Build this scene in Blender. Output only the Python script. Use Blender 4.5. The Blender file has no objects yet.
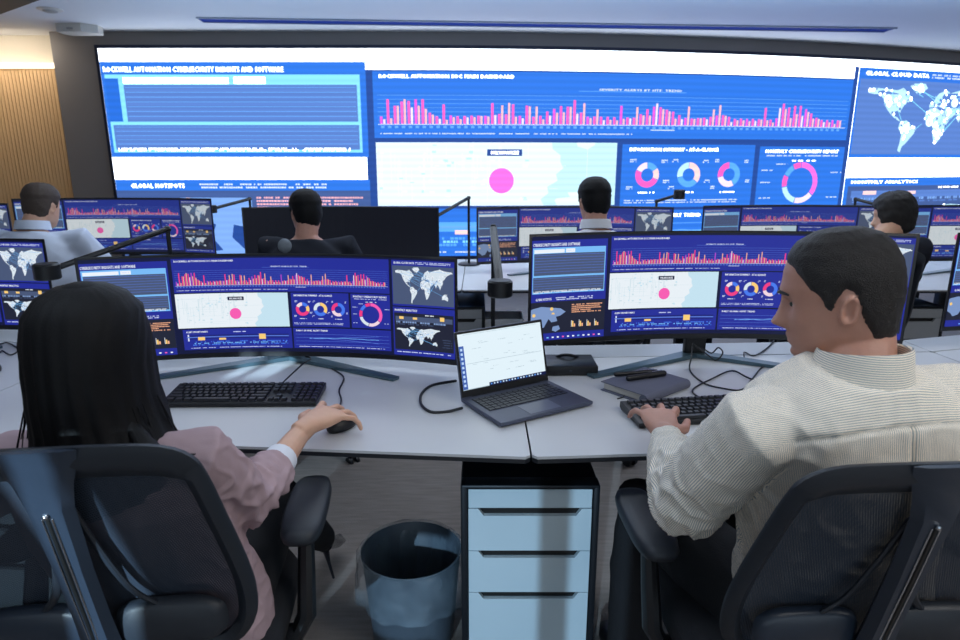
import bpy, bmesh, math, random
import numpy as np
from mathutils import Vector, Matrix, noise
from mathutils.geometry import tessellate_polygon
R = math.radians
PI = math.pi
scene = bpy.context.scene
C = scene.collection

# ------------------------------------------------------------------ camera
cam_data = bpy.data.cameras.new('camera')
cam_data.sensor_width = 36.0
cam_data.lens = 24.0
cam_data.clip_start = 0.05
cam_data.dof.use_dof = True
cam_data.dof.focus_distance = 1.75
cam_data.dof.aperture_fstop = 5.6
cam = bpy.data.objects.new('camera', cam_data)
cam.location = (0, 0, 1.42)
cam.rotation_euler = (R(90 - 13.9), 0, 0)
C.objects.link(cam)
scene.camera = cam

# ------------------------------------------------------------------ world, light, exposure
w = bpy.data.worlds.new('world')
scene.world = w
w.use_nodes = True
w.node_tree.nodes['Background'].inputs[0].default_value = (0.55, 0.72, 1.0, 1)
w.node_tree.nodes['Background'].inputs[1].default_value = 0.9
scene.view_settings.view_transform = 'Standard'
scene.view_settings.look = 'None'
scene.view_settings.gamma = 1
scene.view_settings.exposure = 0.0
scene.view_settings.use_curve_mapping = False

def add_light(kind, loc, rot, energy, color, size=None, size_y=None, angle=None, spread=None):
    l = bpy.data.lights.new('lamp', kind)
    l.energy = energy
    l.color = color
    if kind == 'AREA':
        l.shape = 'RECTANGLE'; l.size = size; l.size_y = size_y
        if spread: l.spread = spread
    if kind == 'SUN': l.angle = angle
    o = bpy.data.objects.new('lamp', l)
    o.location = loc
    o.rotation_euler = rot
    C.objects.link(o)
    return o
# daylight through slits and filtered openings shaped into the rear wall, travelling +Y and down
sun_dir = Vector((0.25, 1.0, -0.30)).normalized()
sun = add_light('SUN', (0, -6, 4), sun_dir.to_track_quat('-Z', 'Y').to_euler(), 9.0, (0.62, 0.85, 1.0), angle=R(0.35))
# recessed ceiling lights; the last two are added fills
add_light('AREA', (-1.0, 0.9, 2.64), (0, 0, 0), 16, (0.74, 0.86, 1.0), 2.6, 0.5)
add_light('AREA', (2.2, 0.2, 2.64), (0, 0, 0), 38, (1.0, 0.97, 0.92), 2.6, 0.5)
add_light('AREA', (0.4, 3.6, 2.64), (0, 0, 0), 46, (0.82, 0.90, 1.0), 4.6, 0.4)
add_light('AREA', (-5.2, 6.75, 2.66), (R(22), 0, 0), 11, (1.0, 0.88, 0.72), 1.5, 0.10)
add_light('AREA', (1.0, -2.42, 1.35), (R(90), 0, 0), 34, (0.66, 0.84, 1.0), 6.0, 1.6)   # added soft fill inside the rear wall, for chair backs and floor
add_light('AREA', (0.8, 4.9, 2.15), (R(180), 0, 0), 46, (0.40, 0.66, 1.0), 7.5, 0.5)   # added unseen fill aimed up to brighten the ceiling

# ------------------------------------------------------------------ materials
def lin(c):
    return tuple(((v / 255.0) / 12.92 if v / 255.0 <= 0.04045 else ((v / 255.0 + 0.055) / 1.055) ** 2.4) for v in c)

MATS = {}
def mat(name, col, rough=0.5, metal=0.0, var=0.06, scale=30.0, bump=0.0, bscale=200.0, sss=0.0, trans=0.0, alpha=1.0, spec=0.5, coat=0.0):
    if name in MATS: return MATS[name]
    m = bpy.data.materials.new(name); m.use_nodes = True
    nt = m.node_tree; N = nt.nodes; L = nt.links
    b = N['Principled BSDF']
    c = lin(col)
    tc = N.new('ShaderNodeTexCoord')
    nz = N.new('ShaderNodeTexNoise'); nz.inputs['Scale'].default_value = scale; nz.inputs['Detail'].default_value = 4
    L.new(tc.outputs['Object'], nz.inputs['Vector'])
    mx = N.new('ShaderNodeMix'); mx.data_type = 'RGBA'
    mx.inputs[6].default_value = tuple(v * (1 - var) for v in c) + (1,)
    mx.inputs[7].default_value = tuple(min(1, v * (1 + var)) for v in c) + (1,)
    L.new(nz.outputs['Fac'], mx.inputs[0])
    L.new(mx.outputs[2], b.inputs['Base Color'])
    b.inputs['Roughness'].default_value = rough
    b.inputs['Metallic'].default_value = metal
    b.inputs['Specular IOR Level'].default_value = spec
    b.inputs['Alpha'].default_value = alpha
    b.inputs['Coat Weight'].default_value = coat
    if sss:
        b.inputs['Subsurface Weight'].default_value = sss
        b.inputs['Subsurface Radius'].default_value = (0.01, 0.004, 0.002)
        b.inputs['Subsurface Scale'].default_value = 0.6
    if trans: b.inputs['Transmission Weight'].default_value = trans
    if bump:
        n2 = N.new('ShaderNodeTexNoise'); n2.inputs['Scale'].default_value = bscale; n2.inputs['Detail'].default_value = 3
        L.new(tc.outputs['Object'], n2.inputs['Vector'])
        bp = N.new('ShaderNodeBump'); bp.inputs['Strength'].default_value = bump; bp.inputs['Distance'].default_value = 0.004
        L.new(n2.outputs['Fac'], bp.inputs['Height']); L.new(bp.outputs['Normal'], b.inputs['Normal'])
    MATS[name] = m
    return m

def node_mat(name):
    m = bpy.data.materials.new(name); m.use_nodes = True
    MATS[name] = m
    return m, m.node_tree, m.node_tree.nodes, m.node_tree.links, m.node_tree.nodes['Principled BSDF']

def screen_mat(name, strength, scan=0.0):
    m, nt, N, L, b = node_mat(name)
    a = N.new('ShaderNodeAttribute'); a.attribute_name = 'Col'
    b.inputs['Base Color'].default_value = (0.005, 0.005, 0.008, 1)
    b.inputs['Roughness'].default_value = 0.45
    b.inputs['Specular IOR Level'].default_value = 0.25
    L.new(a.outputs['Color'], b.inputs['Emission Color'])
    b.inputs['Emission Strength'].default_value = strength
    if scan:
        tc = N.new('ShaderNodeTexCoord')
        wv = N.new('ShaderNodeTexWave'); wv.bands_direction = 'Z'; wv.inputs['Scale'].default_value = scan
        wv.inputs['Distortion'].default_value = 0
        L.new(tc.outputs['Object'], wv.inputs['Vector'])
        mr = N.new('ShaderNodeMapRange'); mr.inputs[3].default_value = strength * 0.95; mr.inputs[4].default_value = strength * 1.05
        L.new(wv.outputs['Fac'], mr.inputs[0]); L.new(mr.outputs[0], b.inputs['Emission Strength'])
    return m
M_WALLSCR = screen_mat('led_wall_screen', 4.2, 4.8)
M_SCREEN = screen_mat('monitor_screen', 1.0)

WHITE = mat('white_laminate', (200, 203, 208), 0.38, var=0.03, scale=6, bump=0.05, bscale=500)
EDGE = mat('dark_desk_edge', (30, 34, 42), 0.5)
STEEL = mat('dark_steel', (26, 31, 38), 0.42, 0.4)
BLACKP = mat('black_plastic', (16, 18, 23), 0.42, var=0.12, bump=0.08, bscale=900)
SOFTB = mat('soft_black_rubber', (32, 38, 47), 0.5, var=0.1, bump=0.1, bscale=700)
GREYP = mat('slate_plastic', (38, 48, 62), 0.36, 0.0, var=0.08, bump=0.05, bscale=600)
STANDM = mat('satin_dark_metal', (74, 98, 110), 0.32, 0.35)
CHROME = mat('chrome', (190, 196, 205), 0.18, 1.0)
LAPM = mat('graphite_laptop_shell', (84, 90, 108), 0.42, 0.45, bump=0.04)
KEYM = mat('black_keycap', (30, 33, 40), 0.4, var=0.15)
CHARCOAL = mat('charcoal_wall_panel', (128, 122, 120), 0.6, var=0.05, scale=3, bump=0.06)
BEZEL = mat('blue_black_screen_frame', (18, 26, 52), 0.4)
CREAM = mat('cream_paint', (205, 196, 180), 0.75, var=0.02, scale=3)
CEIL = mat('ceiling_paint', (228, 231, 236), 0.8, var=0.02, scale=2)
PEDW = mat('white_drawer_front', (178, 196, 206), 0.4, var=0.03, scale=8)
GREYD = mat('grey_drawer_front', (156, 162, 170), 0.5, var=0.04)
SKIN = mat('skin', (184, 136, 118), 0.5, var=0.10, scale=45, bump=0.10, bscale=260, sss=0.12)
SKIN2 = mat('light_skin', (212, 166, 140), 0.5, var=0.08, scale=45, bump=0.08, bscale=300, sss=0.12)
HAIRB = mat('black_hair', (9, 9, 12), 0.62, spec=0.22, var=0.3, scale=60, bump=0.2, bscale=400)
HAIRD = mat('dark_brown_hair', (20, 16, 17), 0.55, var=0.45, scale=120, bump=0.9, bscale=520)
HAIRL = mat('short_brown_hair', (66, 54, 46), 0.65, var=0.3, scale=90, bump=0.6, bscale=420)
BLACKCLOTH = mat('black_cloth', (17, 19, 25), 0.9, var=0.25, scale=20, bump=0.3, bscale=300)

def mesh_fabric():
    m, nt, N, L, b = node_mat('chair_mesh_fabric')
    tc = N.new('ShaderNodeTexCoord')
    mp = N.new('ShaderNodeMapping'); mp.inputs['Scale'].default_value = (1, 1, 1); mp.inputs['Rotation'].default_value = (0, R(20), 0)
    L.new(tc.outputs['Object'], mp.inputs['Vector'])
    w1 = N.new('ShaderNodeTexWave'); w1.bands_direction = 'X'; w1.inputs['Scale'].default_value = 80
    w2 = N.new('ShaderNodeTexWave'); w2.bands_direction = 'Z'; w2.inputs['Scale'].default_value = 80
    for w_ in (w1, w2): L.new(mp.outputs[0], w_.inputs['Vector'])
    mul = N.new('ShaderNodeMath'); mul.operation = 'MULTIPLY'
    L.new(w1.outputs['Fac'], mul.inputs[0]); L.new(w2.outputs['Fac'], mul.inputs[1])
    gt = N.new('ShaderNodeMapRange'); gt.inputs[1].default_value = 0.15; gt.inputs[2].default_value = 0.45
    gt.inputs[3].default_value = 1.0; gt.inputs[4].default_value = 0.80
    L.new(mul.outputs[0], gt.inputs[0]); L.new(gt.outputs[0], b.inputs['Alpha'])
    b.inputs['Base Color'].default_value = lin((34, 44, 58)) + (1,)
    b.inputs['Roughness'].default_value = 0.7
    return m
MESHF = mesh_fabric()

def carpet():
    m, nt, N, L, b = node_mat('woven_carpet')
    tc = N.new('ShaderNodeTexCoord')
    n1 = N.new('ShaderNodeTexNoise'); n1.inputs['Scale'].default_value = 8; n1.inputs['Detail'].default_value = 8
    mp = N.new('ShaderNodeMapping'); mp.inputs['Scale'].default_value = (1.0, 7.0, 1.0)
    L.new(tc.outputs['Object'], mp.inputs[0]); L.new(mp.outputs[0], n1.inputs['Vector'])
    n2 = N.new('ShaderNodeTexNoise'); n2.inputs['Scale'].default_value = 180; L.new(tc.outputs['Object'], n2.inputs['Vector'])
    r = N.new('ShaderNodeMix'); r.data_type = 'RGBA'
    r.inputs[6].default_value = lin((118, 110, 105)) + (1,); r.inputs[7].default_value = lin((164, 154, 147)) + (1,)
    L.new(n1.outputs['Fac'], r.inputs[0]); L.new(r.outputs[2], b.inputs['Base Color'])
    b.inputs['Roughness'].default_value = 0.95
    bp = N.new('ShaderNodeBump'); bp.inputs['Strength'].default_value = 0.5; bp.inputs['Distance'].default_value = 0.004
    L.new(n2.outputs['Fac'], bp.inputs['Height']); L.new(bp.outputs[0], b.inputs['Normal'])
    return m
CARPET = carpet()

def oak():
    m, nt, N, L, b = node_mat('oak_slats')
    tc = N.new('ShaderNodeTexCoord')
    mp = N.new('ShaderNodeMapping'); mp.inputs['Scale'].default_value = (14.0, 14.0, 0.8)
    L.new(tc.outputs['Object'], mp.inputs[0])
    n1 = N.new('ShaderNodeTexNoise'); n1.inputs['Scale'].default_value = 3; n1.inputs['Detail'].default_value = 6
    L.new(mp.outputs[0], n1.inputs['Vector'])
    r = N.new('ShaderNodeMix'); r.data_type = 'RGBA'
    r.inputs[6].default_value = lin((188, 150, 106)) + (1,); r.inputs[7].default_value = lin((226, 190, 144)) + (1,)
    L.new(n1.outputs['Fac'], r.inputs[0]); L.new(r.outputs[2], b.inputs['Base Color'])
    b.inputs['Roughness'].default_value = 0.55
    return m
OAK = oak()

def cloth(name, col, stripe=None, pitch=0.005, duty=0.3, rough=0.85, bump=0.15):
    """cloth whose stripes follow the float attribute 'st' (metres across the weave)"""
    m, nt, N, L, b = node_mat(name)
    tc = N.new('ShaderNodeTexCoord')
    nz = N.new('ShaderNodeTexNoise'); nz.inputs['Scale'].default_value = 12; L.new(tc.outputs['Object'], nz.inputs['Vector'])
    mx = N.new('ShaderNodeMix'); mx.data_type = 'RGBA'; c = lin(col)
    mx.inputs[6].default_value = tuple(v * .94 for v in c) + (1,); mx.inputs[7].default_value = tuple(min(1, v * 1.05) for v in c) + (1,)
    L.new(nz.outputs['Fac'], mx.inputs[0]); out = mx.outputs[2]
    if stripe:
        a = N.new('ShaderNodeAttribute'); a.attribute_name = 'st'
        d = N.new('ShaderNodeMath'); d.operation = 'DIVIDE'; d.inputs[1].default_value = pitch
        f = N.new('ShaderNodeMath'); f.operation = 'FRACT'
        g = N.new('ShaderNodeMath'); g.operation = 'LESS_THAN'; g.inputs[1].default_value = duty
        L.new(a.outputs['Fac'], d.inputs[0]); L.new(d.outputs[0], f.inputs[0]); L.new(f.outputs[0], g.inputs[0])
        m2 = N.new('ShaderNodeMix'); m2.data_type = 'RGBA'; L.new(g.outputs[0], m2.inputs[0]); L.new(out, m2.inputs[6])
        m2.inputs[7].default_value = lin(stripe) + (1,); out = m2.outputs[2]
    L.new(out, b.inputs['Base Color'])
    b.inputs['Roughness'].default_value = rough
    b.inputs['Specular IOR Level'].default_value = 0.2
    n2 = N.new('ShaderNodeTexNoise'); n2.inputs['Scale'].default_value = 500; L.new(tc.outputs['Object'], n2.inputs['Vector'])
    bp = N.new('ShaderNodeBump'); bp.inputs['Strength'].default_value = bump; bp.inputs['Distance'].default_value = 0.002
    L.new(n2.outputs['Fac'], bp.inputs['Height']); L.new(bp.outputs[0], b.inputs['Normal'])
    return m
SHIRT = cloth('striped_shirt_cloth', (250, 240, 224), (150, 160, 168), 0.0037, 0.34)
PINKJ = cloth('dusty_pink_jacket_cloth', (176, 152, 158))
WHITEC = cloth('white_shirt_cloth', (226, 228, 236))
LIGHTC = cloth('pale_shirt_cloth', (206, 216, 234))
DARKC = cloth('dark_jacket_cloth', (34, 37, 46))

def bag_mat():
    m, nt, N, L, b = node_mat('clear_bag_plastic')
    b.inputs['Base Color'].default_value = (0.26, 0.35, 0.43, 1)
    b.inputs['Roughness'].default_value = 0.22
    tc = N.new('ShaderNodeTexCoord')
    nz = N.new('ShaderNodeTexNoise'); nz.inputs['Scale'].default_value = 9; nz.inputs['Detail'].default_value = 5
    L.new(tc.outputs['Object'], nz.inputs['Vector'])
    mr = N.new('ShaderNodeMapRange'); mr.inputs[1].default_value = 0.35; mr.inputs[2].default_value = 0.75; mr.inputs[3].default_value = 0.10; mr.inputs[4].default_value = 0.50
    L.new(nz.outputs['Fac'], mr.inputs[0]); L.new(mr.outputs[0], b.inputs['Alpha'])
    bp = N.new('ShaderNodeBump'); bp.inputs['Strength'].default_value = 0.7; bp.inputs['Distance'].default_value = 0.02
    L.new(nz.outputs['Fac'], bp.inputs['Height']); L.new(bp.outputs[0], b.inputs['Normal'])
    return m
BAG = bag_mat()

# ------------------------------------------------------------------ mesh helpers
class MB:
    def __init__(s): s.v = []; s.f = []
    def add(s, verts, faces, M=None):
        o = len(s.v)
        s.v += [tuple(M @ Vector(p)) if M else tuple(p) for p in verts]
        s.f += [tuple(i + o for i in f) for f in faces]
        return s
    def box(s, c, d, M=None, bev=0.0, taper=None):
        x, y, z = d[0] / 2, d[1] / 2, d[2] / 2
        if bev <= 0:
            v = [(c[0] + sx * x, c[1] + sy * y, c[2] + sz * z) for sz in (-1, 1) for sx, sy in ((-1, -1), (1, -1), (1, 1), (-1, 1))]
            return s.add(v, [(3, 2, 1, 0), (4, 5, 6, 7), (0, 1, 5, 4), (1, 2, 6, 5), (2, 3, 7, 6), (3, 0, 4, 7)], M)
        bm = bmesh.new(); bmesh.ops.create_cube(bm, size=1)
        for q in bm.verts: q.co = Vector((c[0] + q.co.x * d[0], c[1] + q.co.y * d[1], c[2] + q.co.z * d[2]))
        bmesh.ops.bevel(bm, geom=bm.edges[:], offset=min(bev, min(d) * .45), segments=2, affect='EDGES', profile=0.5)
        s.addbm(bm, M); return s
    def addbm(s, bm, M=None):
        bm.verts.index_update()
        s.add([q.co for q in bm.verts], [[q.index for q in f.verts] for f in bm.faces], M); bm.free()
    def prism(s, poly, z0, z1, M=None):
        """poly (x,y) extruded in z"""
        n = len(poly)
        v = [(p[0], p[1], z0) for p in poly] + [(p[0], p[1], z1) for p in poly]
        f = [tuple(range(n))[::-1], tuple(range(n, 2 * n))] + [(i, (i + 1) % n, n + (i + 1) % n, n + i) for i in range(n)]
        return s.add(v, f, M)
    def tube(s, pts, rad, n=10, M=None, up=None, flat=1.0, caps='round'):
        pts = [Vector(p) for p in pts]; k = len(pts)
        if not hasattr(rad, '__len__'): rad = [rad] * k
        P = list(pts); Rr = list(rad)
        if caps == 'round':
            d0 = (pts[0] - pts[1]).normalized(); d1 = (pts[-1] - pts[-2]).normalized()
            pre = [(pts[0] + d0 * rad[0] * math.sin(a), rad[0] * math.cos(a)) for a in (R(80), R(50), R(25))]
            post = [(pts[-1] + d1 * rad[-1] * math.sin(a), rad[-1] * math.cos(a)) for a in (R(25), R(50), R(80))]
            P = [q[0] for q in pre] + P + [q[0] for q in post]; Rr = [q[1] for q in pre] + Rr + [q[1] for q in post]
        u = Vector(up) if up is not None else None
        verts = []; prev = None; m = len(P)
        for i in range(m):
            t = (P[min(i + 1, m - 1)] - P[max(i - 1, 0)]).normalized()
            if u is not None: a = t.cross(u)
            elif prev is not None: a = prev - t * prev.dot(t)
            else:
                a = t.cross(Vector((0, 0, 1)))
                if a.length < .1: a = t.cross(Vector((1, 0, 0)))
            if a.length < 1e-6: a = t.orthogonal()
            a.normalize(); b = a.cross(t).normalized(); prev = a
            for j in range(n):
                an = 2 * PI * j / n
                verts.append(P[i] + a * math.cos(an) * Rr[i] + b * math.sin(an) * Rr[i] * flat)
        f = [(i * n + j, i * n + (j + 1) % n, (i + 1) * n + (j + 1) % n, (i + 1) * n + j) for i in range(m - 1) for j in range(n)]
        f += [tuple(range(n))[::-1], tuple(range((m - 1) * n, m * n))]
        return s.add(verts, f, M)
    def rings(s, rings, M=None, cap=True):
        n = len(rings[0]); v = [p for r in rings for p in r]; m = len(rings)
        f = [(i * n + j, i * n + (j + 1) % n, (i + 1) * n + (j + 1) % n, (i + 1) * n + j) for i in range(m - 1) for j in range(n)]
        if cap: f += [tuple(range(n))[::-1], tuple(range((m - 1) * n, m * n))]
        return s.add(v, f, M)
    def loft(s, secs, n=24, p=2.0, M=None):
        """secs: (centre, half axis vector a, half axis vector b); superellipse power p"""
        rr = []
        for c, a, b in secs:
            c, a, b = Vector(c), Vector(a), Vector(b); r = []
            for j in range(n):
                t = 2 * PI * j / n; ct, st = math.cos(t), math.sin(t)
                r.append(c + a * math.copysign(abs(ct) ** (2 / p), ct) + b * math.copysign(abs(st) ** (2 / p), st))
            rr.append(r)
        return s.rings(rr, M)
    def lathe(s, prof, n=32, M=None, cap=True):
        return s.rings([[(r * math.cos(2 * PI * j / n), r * math.sin(2 * PI * j / n), z) for j in range(n)] for r, z in prof], M, cap)
    def ball(s, c, r, n=12, M=None):
        """ellipsoid; r scalar or triple"""
        if not hasattr(r, '__len__'): r = (r, r, r)
        rr = []
        for i in range(1, n):
            a = PI * i / n
            rr.append([(c[0] + r[0] * math.sin(a) * math.cos(2 * PI * j / (2 * n)), c[1] + r[1] * math.sin(a) * math.sin(2 * PI * j / (2 * n)), c[2] - r[2] * math.cos(a)) for j in range(2 * n)])
        return s.rings(rr, M)
    def grid(s, P, nu, nv, M=None, two=0.0):
        """P list rows nv+1 of nu+1 points"""
        v = [p for row in P for p in row]; k = nu + 1
        return s.add(v, [(j * k + i, j * k + i + 1, (j + 1) * k + i + 1, (j + 1) * k + i) for j in range(nv) for i in range(nu)], M)

def mesh_of(name, mb):
    me = bpy.data.meshes.new(name)
    me.from_pydata([tuple(p) for p in mb.v], [], mb.f); me.validate(); me.update()
    bm = bmesh.new(); bm.from_mesh(me); bmesh.ops.recalc_face_normals(bm, faces=bm.faces[:]); bm.to_mesh(me); bm.free()
    return me
def obj(name, mb, m, parent=None, smooth=True, label=None, ang=35, loc=None):
    me = mesh_of(name, mb) if isinstance(mb, MB) else mb
    if m: me.materials.append(m)
    o = bpy.data.objects.new(name, me); C.objects.link(o)
    if smooth:
        me.polygons.foreach_set('use_smooth', [True] * len(me.polygons))
        if ang < 180: me.set_sharp_from_angle(angle=R(ang))
    if parent: o.parent = parent
    if loc: o.location = loc
    if label: o['label'] = label
    return o
def tag(o, label, cat, group=None, kind=None):
    if label: o['label'] = label
    if cat: o['category'] = cat
    if group: o['group'] = group
    if kind: o['kind'] = kind
    return o
def thing(name, label, cat, loc=(0, 0, 0), rz=0.0, group=None):
    o = bpy.data.objects.new(name, None); C.objects.link(o); o.location = loc; o.rotation_euler = (0, 0, rz); o.empty_display_size = .1
    return tag(o, label, cat, group)
def struct(name, mb, m, parent=None, smooth=False):
    o = obj(name, mb, m, parent, smooth)
    if not parent: o['kind'] = 'structure'
    return o
def dup(root, loc, rz, label, group=None):
    def rec(o, par):
        c = o.copy(); C.objects.link(c); c.parent = par
        for ch in list(o.children): rec(ch, c)
        return c
    r = rec(root, None); r.location = loc; r.rotation_euler = (0, 0, rz); r['label'] = label
    if group: r['group'] = group
    return r
def quadstrip(pts_a, pts_b): pass

# ------------------------------------------------------------------ screen graphics
TXT = {}
def text_mesh(s):
    if s in TXT: return TXT[s]
    cu = bpy.data.curves.new('t', 'FONT'); cu.body = s; cu.size = 1; cu.resolution_u = 1; cu.space_character = 1.10
    o = bpy.data.objects.new('t', cu); C.objects.link(o)
    dg = bpy.context.evaluated_depsgraph_get(); me = o.evaluated_get(dg).to_mesh()
    me.calc_loop_triangles()
    v = [(q.co.x, q.co.y) for q in me.vertices]; t = [tuple(l.vertices) for l in me.loop_triangles]
    wd = max([q[0] for q in v] + [.1])
    o.evaluated_get(dg).to_mesh_clear(); bpy.data.objects.remove(o); bpy.data.curves.remove(cu)
    TXT[s] = (v, t, wd); return TXT[s]

class Canvas:
    """flat graphics in metres, x right and y up, layered; fn maps (x,y,layer) to 3D"""
    def __init__(s, fn, step=0.08): s.fn = fn; s.v = []; s.f = []; s.c = []; s.step = step
    def tri(s, pts, idx, col, layer):
        o = len(s.v); s.v += [s.fn(x, y, layer) for x, y in pts]
        for t in idx: s.f.append(tuple(i + o for i in t)); s.c.append(col)
    def rect(s, x, y, w_, h, col, layer=1):
        """x,y = top-left"""
        k = max(1, int(math.ceil(w_ / s.step)))
        pts = []
        for i in range(k + 1): pts += [(x + w_ * i / k, y - h), (x + w_ * i / k, y)]
        s.tri(pts, [(2 * i, 2 * i + 2, 2 * i + 3, 2 * i + 1) for i in range(k)], col, layer)
    def poly(s, pts, col, layer=2):
        t = tessellate_polygon([[Vector((p[0], p[1], 0)) for p in pts]]); s.tri(pts, [tuple(q) for q in t], col, layer)
    def disc(s, cx, cy, r, col, layer=3, n=20, ry=None):
        ry = ry or r
        pts = [(cx + r * math.cos(2 * PI * i / n), cy + ry * math.sin(2 * PI * i / n)) for i in range(n)]
        s.tri(pts, [tuple(range(n))], col, layer)
    def ring(s, cx, cy, r0, r1, a0, a1, col, layer=3):
        n = max(2, int(abs(a1 - a0) / 12)); pts = []
        for i in range(n + 1):
            a = R(90 - (a0 + (a1 - a0) * i / n)); pts += [(cx + r0 * math.cos(a), cy + r0 * math.sin(a)), (cx + r1 * math.cos(a), cy + r1 * math.sin(a))]
        s.tri(pts, [(2 * i, 2 * i + 1, 2 * i + 3, 2 * i + 2) for i in range(n)], col, layer)
    def line(s, x0, y0, x1, y1, t, col, layer=3):
        dx, dy = x1 - x0, y1 - y0; l = math.hypot(dx, dy) or 1; nx, ny = -dy / l * t / 2, dx / l * t / 2
        s.tri([(x0 + nx, y0 + ny), (x0 - nx, y0 - ny), (x1 - nx, y1 - ny), (x1 + nx, y1 + ny)], [(0, 1, 2, 3)], col, layer)
    def text(s, x, y, h, string, col, layer=4, maxw=None):
        """x, y = left, top of capitals of height h"""
        v, t, wd = text_mesh(string); k = h / 0.72; kx = k
        if maxw: kx = maxw / wd
        for dx, dy in ((0, 0), (.035, 0), (.07, 0), (.035, .03)):
            s.tri([(x + (a + dx) * kx, y - h + (b + dy) * k) for a, b in v], t, col, layer)
    def dashes(s, x, y, w_, h, col, layer=3, seed=0, dens=0.8):
        r = random.Random(seed); p = x
        while p < x + w_:
            l = h * r.uniform(.6, 1.6)
            if r.random() < dens: s.rect(p, y, min(l, x + w_ - p), h, col, layer)
            p += l + h * .35
    def build(s, name, m, parent):
        me = bpy.data.meshes.new(name); me.from_pydata(s.v, [], s.f); me.update()
        a = me.color_attributes.new('Col', 'FLOAT_COLOR', 'CORNER')
        cols = []
        for p, c in zip(me.polygons, s.c): cols += (list(c) + [1.0]) * p.loop_total
        a.data.foreach_set('color', cols)
        me.materials.append(m)
        o = bpy.data.objects.new(name, me); C.objects.link(o); o.parent = parent
        return o

# palettes ---------------------------------------------------------
PM = dict(bg=(34, 44, 150), bg2=(26, 34, 120), slate=(72, 86, 118), line=(88, 120, 214), cyan=(120, 186, 246), white=(236, 242, 250),
          map=(232, 240, 246), lake=(196, 226, 240), street=(205, 224, 232), pink=(246, 92, 178), magenta=(238, 60, 130), orange=(246, 178, 140), peach=(250, 206, 120), gap=(14, 20, 58),
          dark=(30, 34, 52), cont=(124, 150, 196), net=(214, 226, 236), blue=(70, 120, 236), txt=(214, 224, 250), white2=(240, 214, 226), purple=(176, 70, 200))
PW = dict(bg=(46, 116, 222), bg2=(40, 108, 214), slate=(88, 126, 200), line=(104, 170, 244), cyan=(136, 222, 254), white=(255, 255, 255),
          map=(226, 246, 252), lake=(192, 232, 248), street=(238, 250, 254), pink=(255, 112, 224), magenta=(255, 96, 196), orange=(255, 190, 196), peach=(255, 214, 214), gap=(38, 74, 150),
          dark=(66, 92, 150), cont=(124, 168, 236), net=(190, 236, 250), blue=(92, 170, 248), txt=(226, 242, 255), white2=(248, 226, 250), purple=(238, 90, 220))
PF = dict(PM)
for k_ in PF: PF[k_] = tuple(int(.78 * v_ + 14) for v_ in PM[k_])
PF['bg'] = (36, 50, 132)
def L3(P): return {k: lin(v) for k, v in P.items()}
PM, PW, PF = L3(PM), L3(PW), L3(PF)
for k_ in PW:
    if k_ != 'white': PW[k_] = tuple(v_ / 3.4 for v_ in PW[k_])
    else: PW[k_] = (.82, .9, 1.0)

NAm = [(-168, 66), (-156, 71), (-128, 70), (-96, 68), (-82, 73), (-64, 60), (-56, 52), (-66, 44), (-74, 40), (-81, 30), (-81, 25), (-90, 29), (-97, 26), (-96, 18), (-88, 16), (-78, 8), (-84, 9), (-96, 15), (-106, 22), (-116, 31), (-124, 40), (-125, 49), (-140, 59), (-152, 59), (-166, 61)]
SAm = [(-78, 8), (-62, 10), (-50, 1), (-35, -6), (-39, -16), (-48, -26), (-57, -36), (-65, -42), (-68, -54), (-75, -50), (-72, -34), (-71, -18), (-81, -5)]
GRN = [(-56, 82), (-28, 83), (-20, 74), (-42, 60), (-54, 68), (-66, 77)]
AFR = [(-6, 35), (10, 37), (20, 32), (33, 31), (38, 20), (44, 11), (51, 12), (41, -2), (40, -14), (33, -26), (26, -34), (18, -34), (12, -18), (9, 0), (4, 6), (-8, 5), (-17, 14), (-15, 26)]
EUR = [(-9, 43), (-9, 37), (0, 38), (14, 40), (27, 37), (36, 36), (35, 30), (43, 13), (58, 20), (66, 25), (73, 19), (78, 8), (88, 22), (98, 12), (104, 2), (108, 12), (120, 24), (122, 38), (130, 42), (140, 52), (158, 60), (178, 66), (170, 70), (130, 73), (104, 78), (70, 73), (44, 67), (28, 71), (12, 65), (6, 58), (2, 50)]
AUS = [(114, -22), (124, -15), (132, -12), (142, -11), (146, -19), (153, -27), (149, -38), (138, -35), (128, -32), (115, -34)]
WORLD = [NAm, SAm, GRN, AFR, EUR, AUS]
def inside(p, poly):
    x, y = p; r = False; j = len(poly) - 1
    for i in range(len(poly)):
        xi, yi = poly[i]; xj, yj = poly[j]
        if (yi > y) != (yj > y) and x < (xj - xi) * (y - yi) / (yj - yi) + xi: r = not r
        j = i
    return r
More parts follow.
